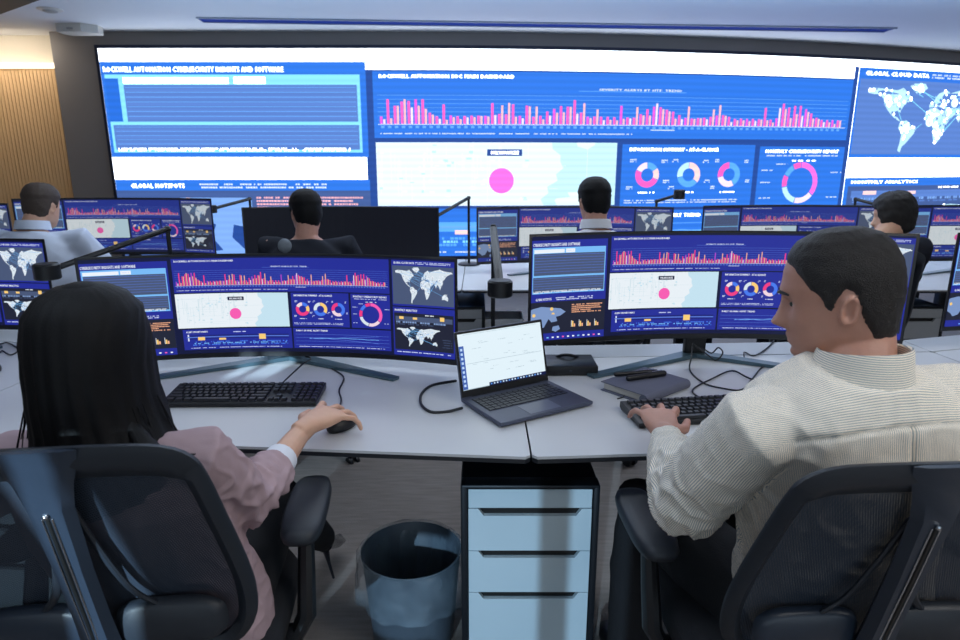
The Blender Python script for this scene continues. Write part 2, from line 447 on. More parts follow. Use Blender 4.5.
def world(c, x, y, w_, h, P, seed, net=True, lon=(-170, 180), crop=None, n=150, col='net'):
    f = lambda p: (x + (p[0] - lon[0]) / (lon[1] - lon[0]) * w_, y - (82 - p[1]) / 138 * h)
    r = random.Random(seed)
    def ok(p): return crop is None or p[0] <= crop
    for poly in WORLD:
        q = [f(p) for p in poly]
        if crop is not None: q = [(min(a, crop), b) for a, b in q]
        if len({a for a, b in q}) > 2: c.poly(q, P[col], 2)
    if not net: return
    k = 0
    nodes = []
    while k < n:
        p = (r.uniform(-165, 178), r.uniform(-50, 78)); 
        if any(inside(p, q) for q in WORLD):
            a = f(p); k += 1
            if not ok((a[0] + .01 * w_, 0)): continue
            if r.random() < .35: c.disc(a[0], a[1], w_ * r.uniform(.003, .009), P['slate'], 3, 6)
            else: c.disc(a[0], a[1], w_ * r.uniform(.006, .012), P['white'], 3, 6)
            nodes.append(a)
    for i in range(26):
        a, b = r.choice(nodes), r.choice(nodes)
        if math.hypot(a[0] - b[0], a[1] - b[1]) > w_ * .15: c.line(a[0], a[1], b[0], b[1], w_ * .004, P['cyan'], 2)
    for p in ((-118, 50), (-62, -5), (-3, 8), (-40, 74), (58, 48), (100, 40)):
        a = f(p)
        if ok((a[0] + .03 * w_, 0)):
            c.disc(a[0], a[1], w_ * .028, P['net'], 4, 14); c.disc(a[0], a[1], w_ * .022, P['white'], 5, 14); c.disc(a[0], a[1] - w_ * .006, w_ * .012, P['slate'], 6, 3)

def frame_bg(c, x, y, w_, h, P):
    c.rect(x, y, w_, h, P['bg'], 1)
def p_main(c, x, y, w_, h, P, seed=3):
    frame_bg(c, x, y, w_, h, P); r = random.Random(seed)
    c.text(x + .012 * w_, y - .045 * h, .055 * h, 'ROCKWELL AUTOMATION SOC MAIN DASHBOARD', P['white'], maxw=.26 * w_)
    c.rect(x + .40 * w_, y - .275 * h, .22 * w_, .008 * h, P['line'], 3)
    c.text(x + .44 * w_, y - .235 * h, .032 * h, 'SEVERITY ALERTS BY SITE  TREND', P['txt'], maxw=.17 * w_)
    b0 = y - .785 * h
    for i in range(7): c.rect(x + .008 * w_, b0 + .062 * h * (i + 1), .985 * w_, .006 * h, P['line'], 2)
    c.rect(x + .008 * w_, b0 - .005 * h, .985 * w_, .008 * h, P['txt'], 3)
    n = 72; dx = .972 * w_ / n
    for i in range(n):
        base = .14 + .30 * max(0, math.sin(i * .42) * math.sin(i * .11 + 1)) + .03 * r.random()
        ha = h * (base + (.22 if r.random() < .14 else 0)); hb = h * (base * r.uniform(.4, 1.0) + (.24 if r.random() < .16 else 0))
        ha = min(ha * .76, h * .37); hb = min(hb * .76, h * .37)
        px = x + .012 * w_ + i * dx
        c.rect(px, b0 + ha, dx * .36, ha, P['magenta'] if i % 5 else P['purple'], 3)
        c.rect(px + dx * .46, b0 + hb, dx * .30, hb, P['orange'] if i % 4 else P['white2'], 4)
        c.rect(px + dx * .1, b0 - .03 * h, dx * .5, .035 * h, P['line'], 3)
    c.rect(x + .55 * w_, y - .86 * h, .05 * w_, .012 * h, P['txt'], 3)
    c.dashes(x + .012 * w_, y - .925 * h, .50 * w_, .016 * h, P['txt'], 3, 9)
def p_map(c, x, y, w_, h, P, seed=5):
    r = random.Random(seed)
    c.rect(x, y, w_, h, P['map'], 1)
    edge = [(x + w_, y), (x + w_, y - h)]
    xs = []
    for i in range(11): xs.append((x + w_ * (.735 - .04 * math.cos(i * .5) - .025 * r.random() * (i % 2)), y - h + h * i / 10))
    c.poly([(x + w_, y), (x + w_, y - h)] + xs, P['lake'], 2)
    for i in range(34):
        gx = x + w_ * r.random() * .66; c.rect(gx, y - h * r.random() * .4, w_ * .0025, h * r.uniform(.2, .58), P['street'], 2)
        if i % 2: gy = y - h * r.random() * .96; g0 = r.random() * .5; c.rect(x + w_ * g0, gy, w_ * r.uniform(.08, .3), h * .005, P['street'], 2)
    for i in range(50):
        c.rect(x + w_ * r.random() * .62, y - h * (r.random() * .9), w_ * r.uniform(.008, .022), h * r.uniform(.015, .05), P['street' if i % 3 else 'lake'], 3)
    c.rect(x + .455 * w_, y - .105 * h, .145 * w_, .105 * h, P['gap'], 4)
    c.text(x + .47 * w_, y - .13 * h, .055 * h, 'MILWAUKEE', P['white'], 5, maxw=.115 * w_)
    c.disc(x + .515 * w_, y - .60 * h, .052 * w_, P['pink'], 5, 24)
def donut(c, cx, cy, ro, ri, segs, P):
    a = 0
    for frac, k in segs: c.ring(cx, cy, ri, ro, a, a + 360 * frac - 3, P[k], 3); a += 360 * frac
def p_summary(c, x, y, w_, h, P):
    frame_bg(c, x, y, w_, h, P)
    c.text(x + .05 * w_, y - .05 * h, .055 * h, 'INFORMATION SUMMARY - AT-A-GLANCE', P['white'], maxw=.66 * w_)
    sets = [[(.16, 'blue'), (.16, 'peach'), (.5, 'magenta'), (.18, 'white2')], [(.36, 'peach'), (.36, 'blue'), (.28, 'net')], [(.42, 'blue'), (.3, 'white2'), (.28, 'magenta')]]
    for i, sg in enumerate(sets):
        cx = x + (.19 + .31 * i) * w_; cy = y - .48 * h
        donut(c, cx, cy, .20 * h, .105 * h, sg, P)
        for a, b in ((-.13, .25), (.10, .24), (-.15, -.18), (.12, -.08)):
            c.dashes(cx + a * w_, cy + b * h, .045 * w_, .018 * h, P['txt'], 3, i); c.dashes(cx + a * w_, cy + (b - .03) * h, .045 * w_, .018 * h, P['txt'], 3, i + 4)
        c.dashes(cx - .06 * w_, cy - .27 * h, .12 * w_, .022 * h, P['white'], 3, i + 7)
    for k in range(2): c.dashes(x + .03 * w_, y - (.88 + .035 * k) * h, .86 * w_, .016 * h, P['txt'], 3, 30 + k)
def p_report(c, x, y, w_, h, P):
    frame_bg(c, x, y, w_, h, P)
    c.text(x + .06 * w_, y - .05 * h, .055 * h, 'MONTHLY CYBERSECURITY REPORT', P['white'], maxw=.86 * w_)
    c.dashes(x + .06 * w_, y - .14 * h, .86 * w_, .018 * h, P['txt'], 3, 2)
    c.dashes(x + .38 * w_, y - .22 * h, .28 * w_, .022 * h, P['white'], 3, 4)
    donut(c, x + .5 * w_, y - .60 * h, (.345 * h), .255 * h, [(.36, 'pink'), (.18, 'white2'), (.18, 'net'), (.10, 'magenta'), (.10, 'blue'), (.08, 'magenta')], P)
    for a, b in ((.04, .38), (.86, .42), (.02, .58), (.04, .84), (.84, .84), (.20, .28)): c.dashes(x + a * w_, y - b * h, .13 * w_, .016 * h, P['txt'], 3, int(b * 40))
def p_cloud(c, x, y, w_, h, P, crop=True):
    frame_bg(c, x, y, w_, h, P)
    c.text(x + .03 * w_, y - .035 * h, .045 * h, 'GLOBAL CLOUD DATA', P['white'], maxw=.33 * w_)
    for k in range(2): c.dashes(x + .38 * w_, y - (.035 + .03 * k) * h, .56 * w_, .016 * h, P['txt'], 3, 12 + k)
    c.rect(x + .01 * w_, y - .12 * h, .98 * w_, .84 * h, P['slate'], 1.5)
    world(c, x + .05 * w_, y - .15 * h, (.74 if P is PW else .92) * w_, .80 * h, P, 8, n=230)
def p_analytics(c, x, y, w_, h, P, full=True):
    frame_bg(c, x, y, w_, h, P)
    c.text(x + .03 * w_, y - .04 * h, .045 * h, 'MONTHLY ANALYTICS', P['white'], maxw=.36 * w_)
    c.rect(x + .02 * w_, y - .12 * h, .96 * w_, (.76 if full else .9) * h, P['dark'], 1.5)
    c.rect(x + .04 * w_, y - .19 * h, .92 * w_, .10 * h, P['slate'], 2)
    c.dashes(x + .52 * w_, y - .14 * h, .14 * w_, .02 * h, P['white'], 3, 3)
    for a, s in ((.10, .05), (.32, .04), (.76, .075)): c.rect(x + a * w_, y - (.24 - s) * h, .07 * w_, s * 1.1 * h, P['peach'], 4)
    c.dashes(x + .05 * w_, y - .29 * h, .9 * w_, .035 * h, P['cont'], 3, 21, .7)
    c.dashes(x + .05 * w_, y - .34 * h, .6 * w_, .02 * h, P['slate'], 3, 22, .7)
    world(c, x + .05 * w_, y - .40 * h, .72 * w_, .42 * h, P, 12, n=60)
    for k in range(4): c.dashes(x + .80 * w_, y - (.62 + .05 * k) * h, .15 * w_, .014 * h, P['slate'], 3, k)
    c.dashes(x + .03 * w_, y - .92 * h, .9 * w_, .018 * h, P['txt'], 3, 6)
def p_software(c, x, y, w_, h, P, title='ROCKWELL AUTOMATION CYBERSECURITY INSIGHTS AND SOFTWARE', tw=.68, blue_left=.05):
    frame_bg(c, x, y, w_, h, P)
    c.text(x + .01 * w_, y - .05 * h, .055 * h, title, P['white'], maxw=tw * w_)
    c.rect(x + .012 * w_, y - .13 * h, .965 * w_, .82 * h, P['cyan'], 1.5)
    bl = blue_left
    if bl: c.rect(x + .012 * w_, y - .17 * h, bl * w_, .45 * h, P['bg2'], 2)
    c.rect(x + (.03 + bl) * w_, y - .16 * h, .40 * w_, .065 * h, P['white'], 2.5)
    c.rect(x + (.45 + bl) * w_, y - .155 * h, .12 * w_, .07 * h, P['white'], 2.5)
    c.dashes(x + (.47 + bl) * w_, y - .18 * h, .08 * w_, .02 * h, P['txt'], 3, 3)
    c.rect(x + (.03 + bl) * w_, y - .235 * h, (.935 - bl) * w_, .385 * h, P['slate'], 2)
    c.rect(x + .022 * w_, y - .655 * h, .945 * w_, .265 * h, P['slate'], 2)
    for k in range(7): c.rect(x + (.035 + bl) * w_, y - (.26 + .05 * k) * h, (.925 - bl) * w_, .006 * h, P['line'], 3)
    for k in range(5): c.rect(x + .03 * w_, y - (.675 + .045 * k) * h, .93 * w_, .005 * h, P['line'], 3)
    for k in range(2): c.dashes(x + .03 * w_, y - (.90 + .02 * k) * h, .9 * w_, .014 * h, P['white'], 3, 14 + k)
def p_hotspots(c, x, y, w_, h, P, taskbar=True):
    frame_bg(c, x, y, w_, h, P)
    c.text(x + .06 * w_, y - .05 * h, .055 * h, 'GLOBAL HOTSPOTS', P['white'], maxw=.21 * w_)
    for k in range(2): c.dashes(x + .33 * w_, y - (.05 + .04 * k) * h, .5 * w_, .02 * h, P['txt'], 3, k)
    c.rect(x + .0 * w_, y - .14 * h, 1.0 * w_, (.70 if taskbar else .86) * h, P['dark'], 1.5)
    if P is PW:
        c.rect(x + .25 * w_, y - .23 * h, .28 * w_, .77 * h, P['cont'], 1.8)
        c.poly([(x + a * w_, y - b * h) for a, b in ((.27, .55), (.33, .50), (.38, .58), (.36, .75), (.40, .92), (.30, .95), (.26, .8))], P['gap'], 2.2)
        c.poly([(x + a * w_, y - b * h) for a, b in ((.45, .58), (.51, .62), (.53, .80), (.49, .92), (.44, .75))], P['gap'], 2.2)
    world(c, x + .02 * w_, y - .22 * h, .46 * w_, .56 * h, P, 4, net=False, lon=(-30, 165), crop=None) if False else None
    cl = [(.02, .20), (.14, .16), (.40, .22), (.47, .30), (.40, .38), (.34, .40), (.36, .50), (.28, .52), (.24, .44), (.18, .62), (.10, .66), (.06, .58), (.0, .52), (.0, .22)]
    c.poly([(x + a * w_, y - (.08 + b) * h) for a, b in cl], P['cont'], 2)
    c.poly([(x + a * w_, y - b * h) for a, b in ((.30, .70), (.38, .68), (.40, .76), (.34, .82), (.29, .78))], P['cont'], 2)
    for a, b in ((.02, .42), (.26, .30), (.28, .42)): c.disc(x + a * w_ + .02 * w_, y - b * h, .022 * w_, P['peach'], 4, 10)
    for k, q in enumerate((.42, .38, .40, .26, .40)): c.dashes(x + .55 * w_, y - (.22 + .042 * k) * h, q * w_, .022 * h, P['orange'], 3, 50 + k, .95)
    for k in range(4):
        bx = x + (.55 + .105 * k) * w_
        c.rect(bx, y - .58 * h, .006 * w_, .15 * h, P['white'], 3)
        c.rect(bx + .01 * w_, y - (.60 + .01 * k) * h, .02 * w_, (.13 - .01 * k) * h, P['peach'], 3); c.rect(bx + .035 * w_, y - .66 * h, .02 * w_, .07 * h, P['orange'], 3)
    if taskbar:
        for k in range(11): c.rect(x + (.22 + .07 * k) * w_, y - .925 * h, .028 * w_, .03 * h, P['white'] if k % 3 else P['pink'] if k % 2 else P['cyan'], 3)
def p_alert(c, x, y, w_, h, P):
    frame_bg(c, x, y, w_, h, P)
    c.text(x + .03 * w_, y - .08 * h, .08 * h, 'ALERT MONITORING', P['white'], maxw=.19 * w_)
    c.rect(x + .03 * w_, y - .28 * h, .94 * w_, .20 * h, P['blue'] if P is PW else P['bg2'], 2)
    c.rect(x + .03 * w_, y - .36 * h, .94 * w_, .05 * h, P['line'], 3)
    c.rect(x + .04 * w_, y - .25 * h, .012 * w_, .32 * h, P['txt'], 3)
    c.dashes(x + .44 * w_, y - .14 * h, .13 * w_, .04 * h, P['txt'], 3, 2)
    for a, s in ((.13, .16), (.32, .09), (.69, .26)): c.rect(x + a * w_, y - (.54 - s) * h, .062 * w_, s * h, P['peach'], 4)
    for k in range(3): c.dashes(x + .08 * w_, y - (.60 + .07 * k) * h, .88 * w_, .05 * h, P['cyan'] if k == 1 else P['blue'], 3, 60 + k, .55)
    c.dashes(x + .06 * w_, y - .90 * h, .84 * w_, .03 * h, P['txt'], 3, 66)
def p_daily(c, x, y, w_, h, P):
    frame_bg(c, x, y, w_, h, P)
    c.text(x + .03 * w_, y - .08 * h, .08 * h, 'DAILY GLOBAL ALERT TREND', P['white'], maxw=.32 * w_)
    for k in range(4): c.rect(x + .02 * w_, y - (.30 + .17 * k) * h, .96 * w_, .012 * h, P['line'], 2)
    r = random.Random(2)
    for s_ in range(3):
        pts = [(x + .16 * w_ + i * .055 * w_, y - (.42 + .05 * s_ + .03 * i * (1 - s_) * .6 + .05 * r.random()) * h) for i in range(14)]
        for a, b in zip(pts, pts[1:]): c.line(a[0], a[1], b[0], b[1], .02 * h, P['cyan'] if s_ == 1 else P['line'], 3)
    c.dashes(x + .03 * w_, y - .90 * h, .9 * w_, .03 * h, P['txt'], 3, 68)

# ================================================================== THE SETTING
CZ = 2.70
def WY(x): return 7.0 + (0.027 * (x + 1) ** 2 if x > -1 else 0.0)
struct('floor', MB().box((1.2, 3.5, -0.05), (16, 14, 0.1)), CARPET)
struct('ceiling', MB().box((1.2, 3.5, CZ + 0.05), (16, 14, 0.1)), CEIL)
struct('wall_left', MB().box((-6.05, 3.5, CZ / 2), (0.1, 12.2, CZ)), CREAM)
struct('wall_right', MB().box((8.55, 3.5, CZ / 2), (0.1, 12.2, CZ)), CREAM)
# front wall: charcoal portal following the gently bowed screen
fw = MB(); xs = [-4.37, -3.9, -2.5, -1] + [-1 + .5 * i for i in range(1, 20)]
rr = []
for x in xs: rr.append([(x, WY(x), 0), (x, WY(x), CZ), (x, WY(x) + .30, CZ), (x, WY(x) + .30, 0)])
fw.rings(rr); struct('wall_front', fw, CHARCOAL)
# wood-lined wall left of the portal with a light cove
wl = struct('wall_side', MB().box((-5.2, 7.25, CZ / 2), (1.68, 0.1, CZ)), CREAM)
sl = MB()
for i in range(42): sl.box((-4.40 - .0385 * (i + .5), 7.174, 1.185), (0.034, 0.014, 2.37))
sl.box((-5.2, 7.19, 1.185), (1.65, 0.02, 2.37))
o = obj('wood_slats', sl, OAK, wl, smooth=False, label='vertical oak slats below the light cove'); o['kind'] = 'stuff'
GLOW, nt_, N_, L_, b_ = node_mat('warm_light_strip')
b_.inputs['Emission Color'].default_value = (1.0, 0.86, 0.66, 1); b_.inputs['Emission Strength'].default_value = 2.6
tag(obj('light_strip', MB().box((-5.2, 7.15, 2.395), (1.64, 0.05, 0.045), bev=.01), GLOW), 'glowing warm white light strip along top of the oak slat wall', 'light')
# dark lowered soffit at the upper left of the view
struct('trim_1', MB().prism([(-6, 4.2), (-2.2, 4.6), (-4.32, 6.18), (-6, 7.1)], CZ - .025, CZ), mat('umber_soffit', (70, 62, 54), .7))
# rear wall behind the camera: unseen, openings shaped to cast the light stripes
def wall_with_holes(x0, x1, z0, z1, holes, y, t):
    m = MB(); X = sorted({x0, x1} | {h[0] for h in holes} | {h[1] for h in holes}); Zs = sorted({z0, z1} | {h[2] for h in holes} | {h[3] for h in holes})
    for a, b in zip(X, X[1:]):
        for c, d in zip(Zs, Zs[1:]):
            mx, mz = (a + b) / 2, (c + d) / 2
            if any(h[0] < mx < h[1] and h[2] < mz < h[3] for h in holes): continue
            m.box((mx, y, mz), (b - a, t, d - c))
    return m
holes = [(-1.517, -1.494, 1.58, 2.035), (-1.462, -1.408, 1.58, 2.035), (-1.955, -1.905, 2.078, 2.17), (-1.88, -1.80, 2.078, 2.17),
         (-1.16, -0.84, 1.25, 1.82), (-0.765, -0.60, 1.25, 1.82), (-1.62, -1.16, 1.30, 1.56), (-2.6, -2.0, 1.2, 1.9)]
struct('wall_rear', wall_with_holes(-6, 8.5, 0, CZ, holes, -2.5, 0.02), CREAM)

GT, nt_, N_, L_, b_ = node_mat('sun_dimming_filter')  # added filter panes that dim the sun in the wider openings
tb = N_.new('ShaderNodeBsdfTransparent'); tb.inputs[0].default_value = (.42, .44, .46, 1); L_.new(tb.outputs[0], N_['Material Output'].inputs[0])
for i_, h in enumerate(holes[4:]):
    struct('sun_dimmer_%d' % (i_ + 1), MB().box(((h[0] + h[1]) / 2, -2.5, (h[2] + h[3]) / 2), (h[1] - h[0] - .002, .004, h[3] - h[2] - .002)), GT)
# ceiling fittings
cd = thing('ceiling_device', 'white angular box fixed to ceiling above left end of the screen frame', 'device', (-3.86, 6.70, CZ))
cdm = MB().prism([(-.19, -.10), (.06, -.12), (.17, -.02), (.15, .10), (-.15, .12), (-.20, .04)], -.075, 0)
obj('housing', cdm, mat('white_plastic', (216, 212, 204), .5), cd, smooth=False)
obj('lens_window', MB().box((-.05, -.112, -.045), (.06, .012, .02), bev=.003), mat('grey_plastic', (170, 168, 166)), cd)
t = thing('smoke_detector', 'small round detector on ceiling near the dark soffit', 'detector', (-3.72, 6.02, CZ + .006))
obj('base', MB().lathe([(.001, 0), (.10, 0), (.10, -.012), (.08, -.02), (.001, -.02)], 32), mat('white_plastic', (216, 212, 204)), t)
obj('dome', MB().lathe([(.06, -.02), (.055, -.028), (.03, -.034), (.001, -.035)], 24), mat('grey_plastic', (170, 168, 166)), t)
t = thing('ceiling_slot', 'long dark blue linear air slot in ceiling above the video wall', 'vent', (0.75, 6.7, CZ))
a = Vector((-3.35, -.27, 0)); b = Vector((3.35, .20, 0)); dv = (b - a).normalized(); nv = Vector((-dv.y, dv.x, 0))
def slot_poly(w1, ext=0): return [tuple(q)[:2] for q in (a - dv * ext - nv * w1, b + dv * ext - nv * w1, b + dv * ext + nv * w1, a - dv * ext + nv * w1)]
obj('slot', MB().prism(slot_poly(.085), -.006, -.002), mat('deep_blue_slot', (22, 58, 150), .9, spec=.1), t, smooth=False)
fr = MB()
for s_ in (-1, 1):
    q = [a + nv * s_ * .085, b + nv * s_ * .085, b + nv * s_ * .10, a + nv * s_ * .10]; fr.prism([tuple(p)[:2] for p in q], -.012, 0)
obj('frame', fr, mat('slot_frame', (150, 160, 180)), t, smooth=False)

# ------------------------------------------------------------------ video wall
vw = thing('video_wall', 'huge glowing video wall filling the front of the room', 'screen', (1.5, 7.0, 0))
def wfn(x, y, l): return (x - 1.5, WY(x) - 0.055 - l * .0025 - 7.0, y)
x0, x1, zt, zb = -3.87, 7.15, 2.532, 0.42
hb = MB(); rr = []
for i in range(31):
    x = x0 - .035 + (x1 - x0 + .07) * i / 30; Yy = WY(x) - 7
    rr.append([(x - 1.5, Yy - .052, zb - .035), (x - 1.5, Yy - .052, zt + .035), (x - 1.5, Yy, zt + .035), (x - 1.5, Yy, zb - .035)])
hb.rings(rr); obj('frame', hb, BEZEL, vw, smooth=False)
def wpanel(name, fnc, label):
    c = Canvas(wfn, .35); fnc(c); o = c.build(name, M_WALLSCR, vw); o['label'] = label; return o
wpanel('backdrop', lambda c: (c.rect(x0, zt, x1 - x0, zt - zb, PW['white'], 0), c.rect(-1.19, 2.33, .095, 2.33 - zb, PW['gap'], .5), c.rect(-1.1, 2.33, 5.385, 2.33 - zb, PW['gap'], .5), c.rect(4.23, 2.46, .055, 1.0, PW['gap'], .5)), 'plain white backdrop of the video wall')
wpanel('dashboard', lambda c: p_software(c, -3.868, 2.405, 2.70, .94, PW), 'pale framed software panel with two slate tables')
wpanel('dashboard', lambda c: p_hotspots(c, -3.868, 1.235, 2.70, .815, PW, False), 'hotspot panel with map')
wpanel('dashboard', lambda c: p_main(c, -1.10, 2.315, 5.33, .655, PW), 'wide blue panel with long pink bar chart')
wpanel('dashboard', lambda c: p_map(c, -1.09, 1.615, 2.56, .655, PW), 'pale city map with pink circle')
wpanel('dashboard', lambda c: p_summary(c, 1.53, 1.60, 1.54, .67, PW), 'blue panel with three small ring charts')
wpanel('dashboard', lambda c: p_report(c, 3.13, 1.585, 1.10, .67, PW), 'blue panel with one large ring chart')
wpanel('dashboard', lambda c: p_alert(c, -1.09, .93, 2.56, .51, PW), 'alert panel with boxes')
wpanel('dashboard', lambda c: p_daily(c, 1.53, .90, 2.70, .48, PW), 'trend line panel')
wpanel('dashboard', lambda c: p_cloud(c, 4.29, 2.455, 2.76, .99, PW), 'slate world map with white network dots')
wpanel('dashboard', lambda c: p_analytics(c, 4.29, 1.235, 2.76, .815, PW), 'analytics panel')

# ------------------------------------------------------------------ desks
def desk(label, P, parts_at=None, group='white desks of the front row', height=.742):
    """P: front-left, front-right, seam-right, seam-left, back-right, back-left (x,y)"""
    cx = sum(p[0] for p in P) / 6; cy = sum(p[1] for p in P) / 6
    t = thing('desk', label, 'desk', (cx, cy, 0), 0, group)
    q = [(p[0] - cx, p[1] - cy) for p in P]
    fl, frr, sr, sl_, br, bl = [Vector((a, b, 0)) for a, b in q]
    def slab(c4, z0, z1, cut=.012):
        out = []; n = len(c4)
        for i, p in enumerate(c4):
            a, b = c4[i - 1], c4[(i + 1) % n]
            out.append(tuple((p + (a - p).normalized() * cut))[:2]); out.append(tuple((p + (b - p).normalized() * cut))[:2])
        return MB().prism(out, z0, z1)
    g = .0025
    ex = (frr - fl).normalized() * g
    obj('worktop', slab([fl + ex, frr - ex, sr - ex, sl_ + ex], height - .007, height), WHITE, t, smooth=False)
    obj('edge_band', slab([fl + ex * 1.1, frr - ex * 1.1, sr - ex * 1.1, sl_ + ex * 1.1], height - .018, height - .007), EDGE, t, smooth=False)
    up = (br - sr).normalized() * .008
    obj('rear_flap', slab([sl_ + ex + up, sr - ex + up, br - ex, bl + ex], height - .02, height, .006), WHITE, t, smooth=False)
    for a, b in ((sl_, fl), (sr, frr)):
        p = a + (b - a) * .05; d = (sr - sl_).normalized() * (.10 if a is sl_ else -.10); p = p + d; m = a + (b - a) * .62 + d
        obj('leg', MB().box((p.x, p.y, (height - .028) / 2 + .01), (.06, .06, height - .05), bev=.008), STEEL, t)
        obj('foot', MB().tube([(p.x, p.y + .05, .02), ((p + (b - a) * .25).x, (p + (b - a) * .25).y, .02)], .02, 8), STEEL, t)
    mid = (sl_ + sr) / 2
    obj('crossbeam', MB().tube([sl_ + (sr - sl_) * .06 + Vector((0, -.02, height - .07)), sr + (sl_ - sr) * .06 + Vector((0, -.02, height - .07))], .02, 8, caps='round'), STEEL, t)
    return t
desk('white desk with the clipped pink-jacketed woman’s keyboard, left of centre seam'.replace('clipped ', '').replace('’', "'"),
     [(-1.49, 1.525), (.122, 1.391), (.122, 2.165), (-1.42, 2.27), (.122, 2.325), (-1.41, 2.43)])
desk("white desk at which the man in striped shirt types", [(.122, 1.391), (1.73, 1.50), (1.66, 2.25), (.122, 2.165), (1.65, 2.41), (.122, 2.325)])
desk("white desk at far left edge under the cut-off monitor", [(-3.02, 1.95), (-1.49, 1.525), (-1.42, 2.27), (-2.80, 2.66), (-1.41, 2.43), (-2.76, 2.81)])
desk("white desk at far right edge beyond the man", [(1.73, 1.50), (3.25, 1.92), (3.03, 2.62), (1.66, 2.25), (2.98, 2.78), (1.65, 2.41)])
xs2 = [-3.3, -1.7, -.1, 1.5, 3.1, 4.7]
where = ['left end, where the man in white shirt sits', 'the black switched-off monitor', 'the monitor in the middle', 'the short-haired woman at right', 'the far right end']
for i in range(5):
    a_, b_ = xs2[i], xs2[i + 1]
    desk('white second-row desk at ' + where[i], [(a_, 3.43), (b_, 3.43), (b_, 4.40), (a_, 4.40), (b_, 4.56), (a_, 4.56)], group='white desks of the second row', height=.740)

# ------------------------------------------------------------------ drawer pedestals
def pedestal(label, loc, w_=.36, front=PEDW, rz=0.0, d=.52, body=STEEL):
    t = thing('drawer_pedestal', label, 'drawers', loc, rz, 'drawer pedestals')
    H_ = .615
    bm = MB(); bm.box((0, d / 2 + .02, .03 + (H_ - .03) / 2), (w_, d - .02, H_ - .03), bev=.012)
    bm.box((-w_ / 2 + .009, .012, .03 + (H_ - .03) / 2), (.018, .05, H_ - .03), bev=.006); bm.box((w_ / 2 - .009, .012, .03 + (H_ - .03) / 2), (.018, .05, H_ - .03), bev=.006)
    bm.box((0, .012, H_ - .0065), (w_, .05, .013), bev=.006)
    obj('carcass', bm, body, t)
    zs = [.602, .547, .423, .297, .055]; iw = w_ - .04
    for k in range(4):
        z1, z0 = zs[k] - .001, zs[k + 1] + .001
        m = MB(); hw = iw * .42; nh = .020
        if k == 0: m.box((0, 0, (z0 + z1) / 2), (iw, .018, z1 - z0), bev=.002)
        else:   # front with a sloped finger slot cut from its upper edge
            out = [(-iw / 2, z0), (iw / 2, z0), (iw / 2, z1), (hw, z1), (hw - .014, z1 - nh), (-hw + .014, z1 - nh), (-hw, z1), (-iw / 2, z1)]
            Mx = Matrix(((1, 0, 0, 0), (0, 0, 1, 0), (0, 1, 0, 0), (0, 0, 0, 1)))
            m.prism(out, -.009, .009, Mx)
        dr = obj('drawer', m, front, t, smooth=False)
        if k: obj('finger_slot', MB().box((0, .006, z1 - nh / 2), (2 * hw - .004, .004, nh)), mat('slot_black', (6, 7, 9)), dr, smooth=False)
    for sx in (-1, 1):
        for y in (.06, d - .06): obj('foot', MB().tube([(sx * (w_ / 2 - .05), y, .002), (sx * (w_ / 2 - .05), y, .04)], .02, 10, caps='flat'), STEEL, t)
    return t
ped = pedestal('white-fronted drawer pedestal under the desk seam beside the waste bin', (.13, 1.502, 0))
dup(ped, (-1.36, 1.63, 0), R(-4.8), 'white-fronted drawer pedestal at lower left behind the woman’s chair'.replace('’', "'"))
p2 = pedestal('grey drawer pedestal under second-row desk in the gap between front monitors', (-.18, 3.56, 0), .42, GREYD)
dup(p2, (2.46, 3.58, 0), 0, 'grey drawer pedestal under second-row desk right of the man')
dup(p2, (-3.0, 3.58, 0), 0, 'grey drawer pedestal under second-row desk at far left')

# ------------------------------------------------------------------ monitors
def bend(x, Rr): return (Rr * math.sin(x / Rr), -(Rr - Rr * math.cos(x / Rr)))
MW, MH, MR = 1.215, .352, 1.75
def monitor_canvas(P, off=False):
    w_, h = MW - .018, MH - .026; X, T = -w_ / 2, h / 2 + .005
    def fn(x, y, l): a = bend(x, MR); return (a[0], a[1] - .004 - l * .0004, y)
    c = Canvas(fn, .06)
    if off:
        c.rect(X, T, w_, h, lin((9, 11, 18)), 0); return c
    c.rect(X, T, w_, h, P['gap'], 0)
    g = .012
    p_software(c, X, T - g, .212 * w_, .53 * h, P, 'CYBERSECURITY INSIGHTS AND SOFTWARE', .62, 0)
    p_hotspots(c, X, T - .56 * h, .212 * w_, .44 * h, P)
    a = X + .222 * w_; bw = .592 * w_
    p_main(c, a, T - g * .5, bw, .345 * h, P)
    p_map(c, a, T - .375 * h, .51 * bw, .355 * h, P)
    p_summary(c, a + .525 * bw, T - .375 * h, .275 * bw, .355 * h, P)
    p_report(c, a + .81 * bw, T - .375 * h, .19 * bw, .355 * h, P)
    p_alert(c, a + .012, T - .745 * h, .50 * bw, .215 * h, P)
    p_daily(c, a + .525 * bw, T - .745 * h, .475 * bw, .215 * h, P)
    a = X + .822 * w_; cw = .178 * w_
    p_cloud(c, a, T - g * .5, cw, .46 * h, P); p_analytics(c, a, T - .49 * h, cw, .50 * h, P)
    return c
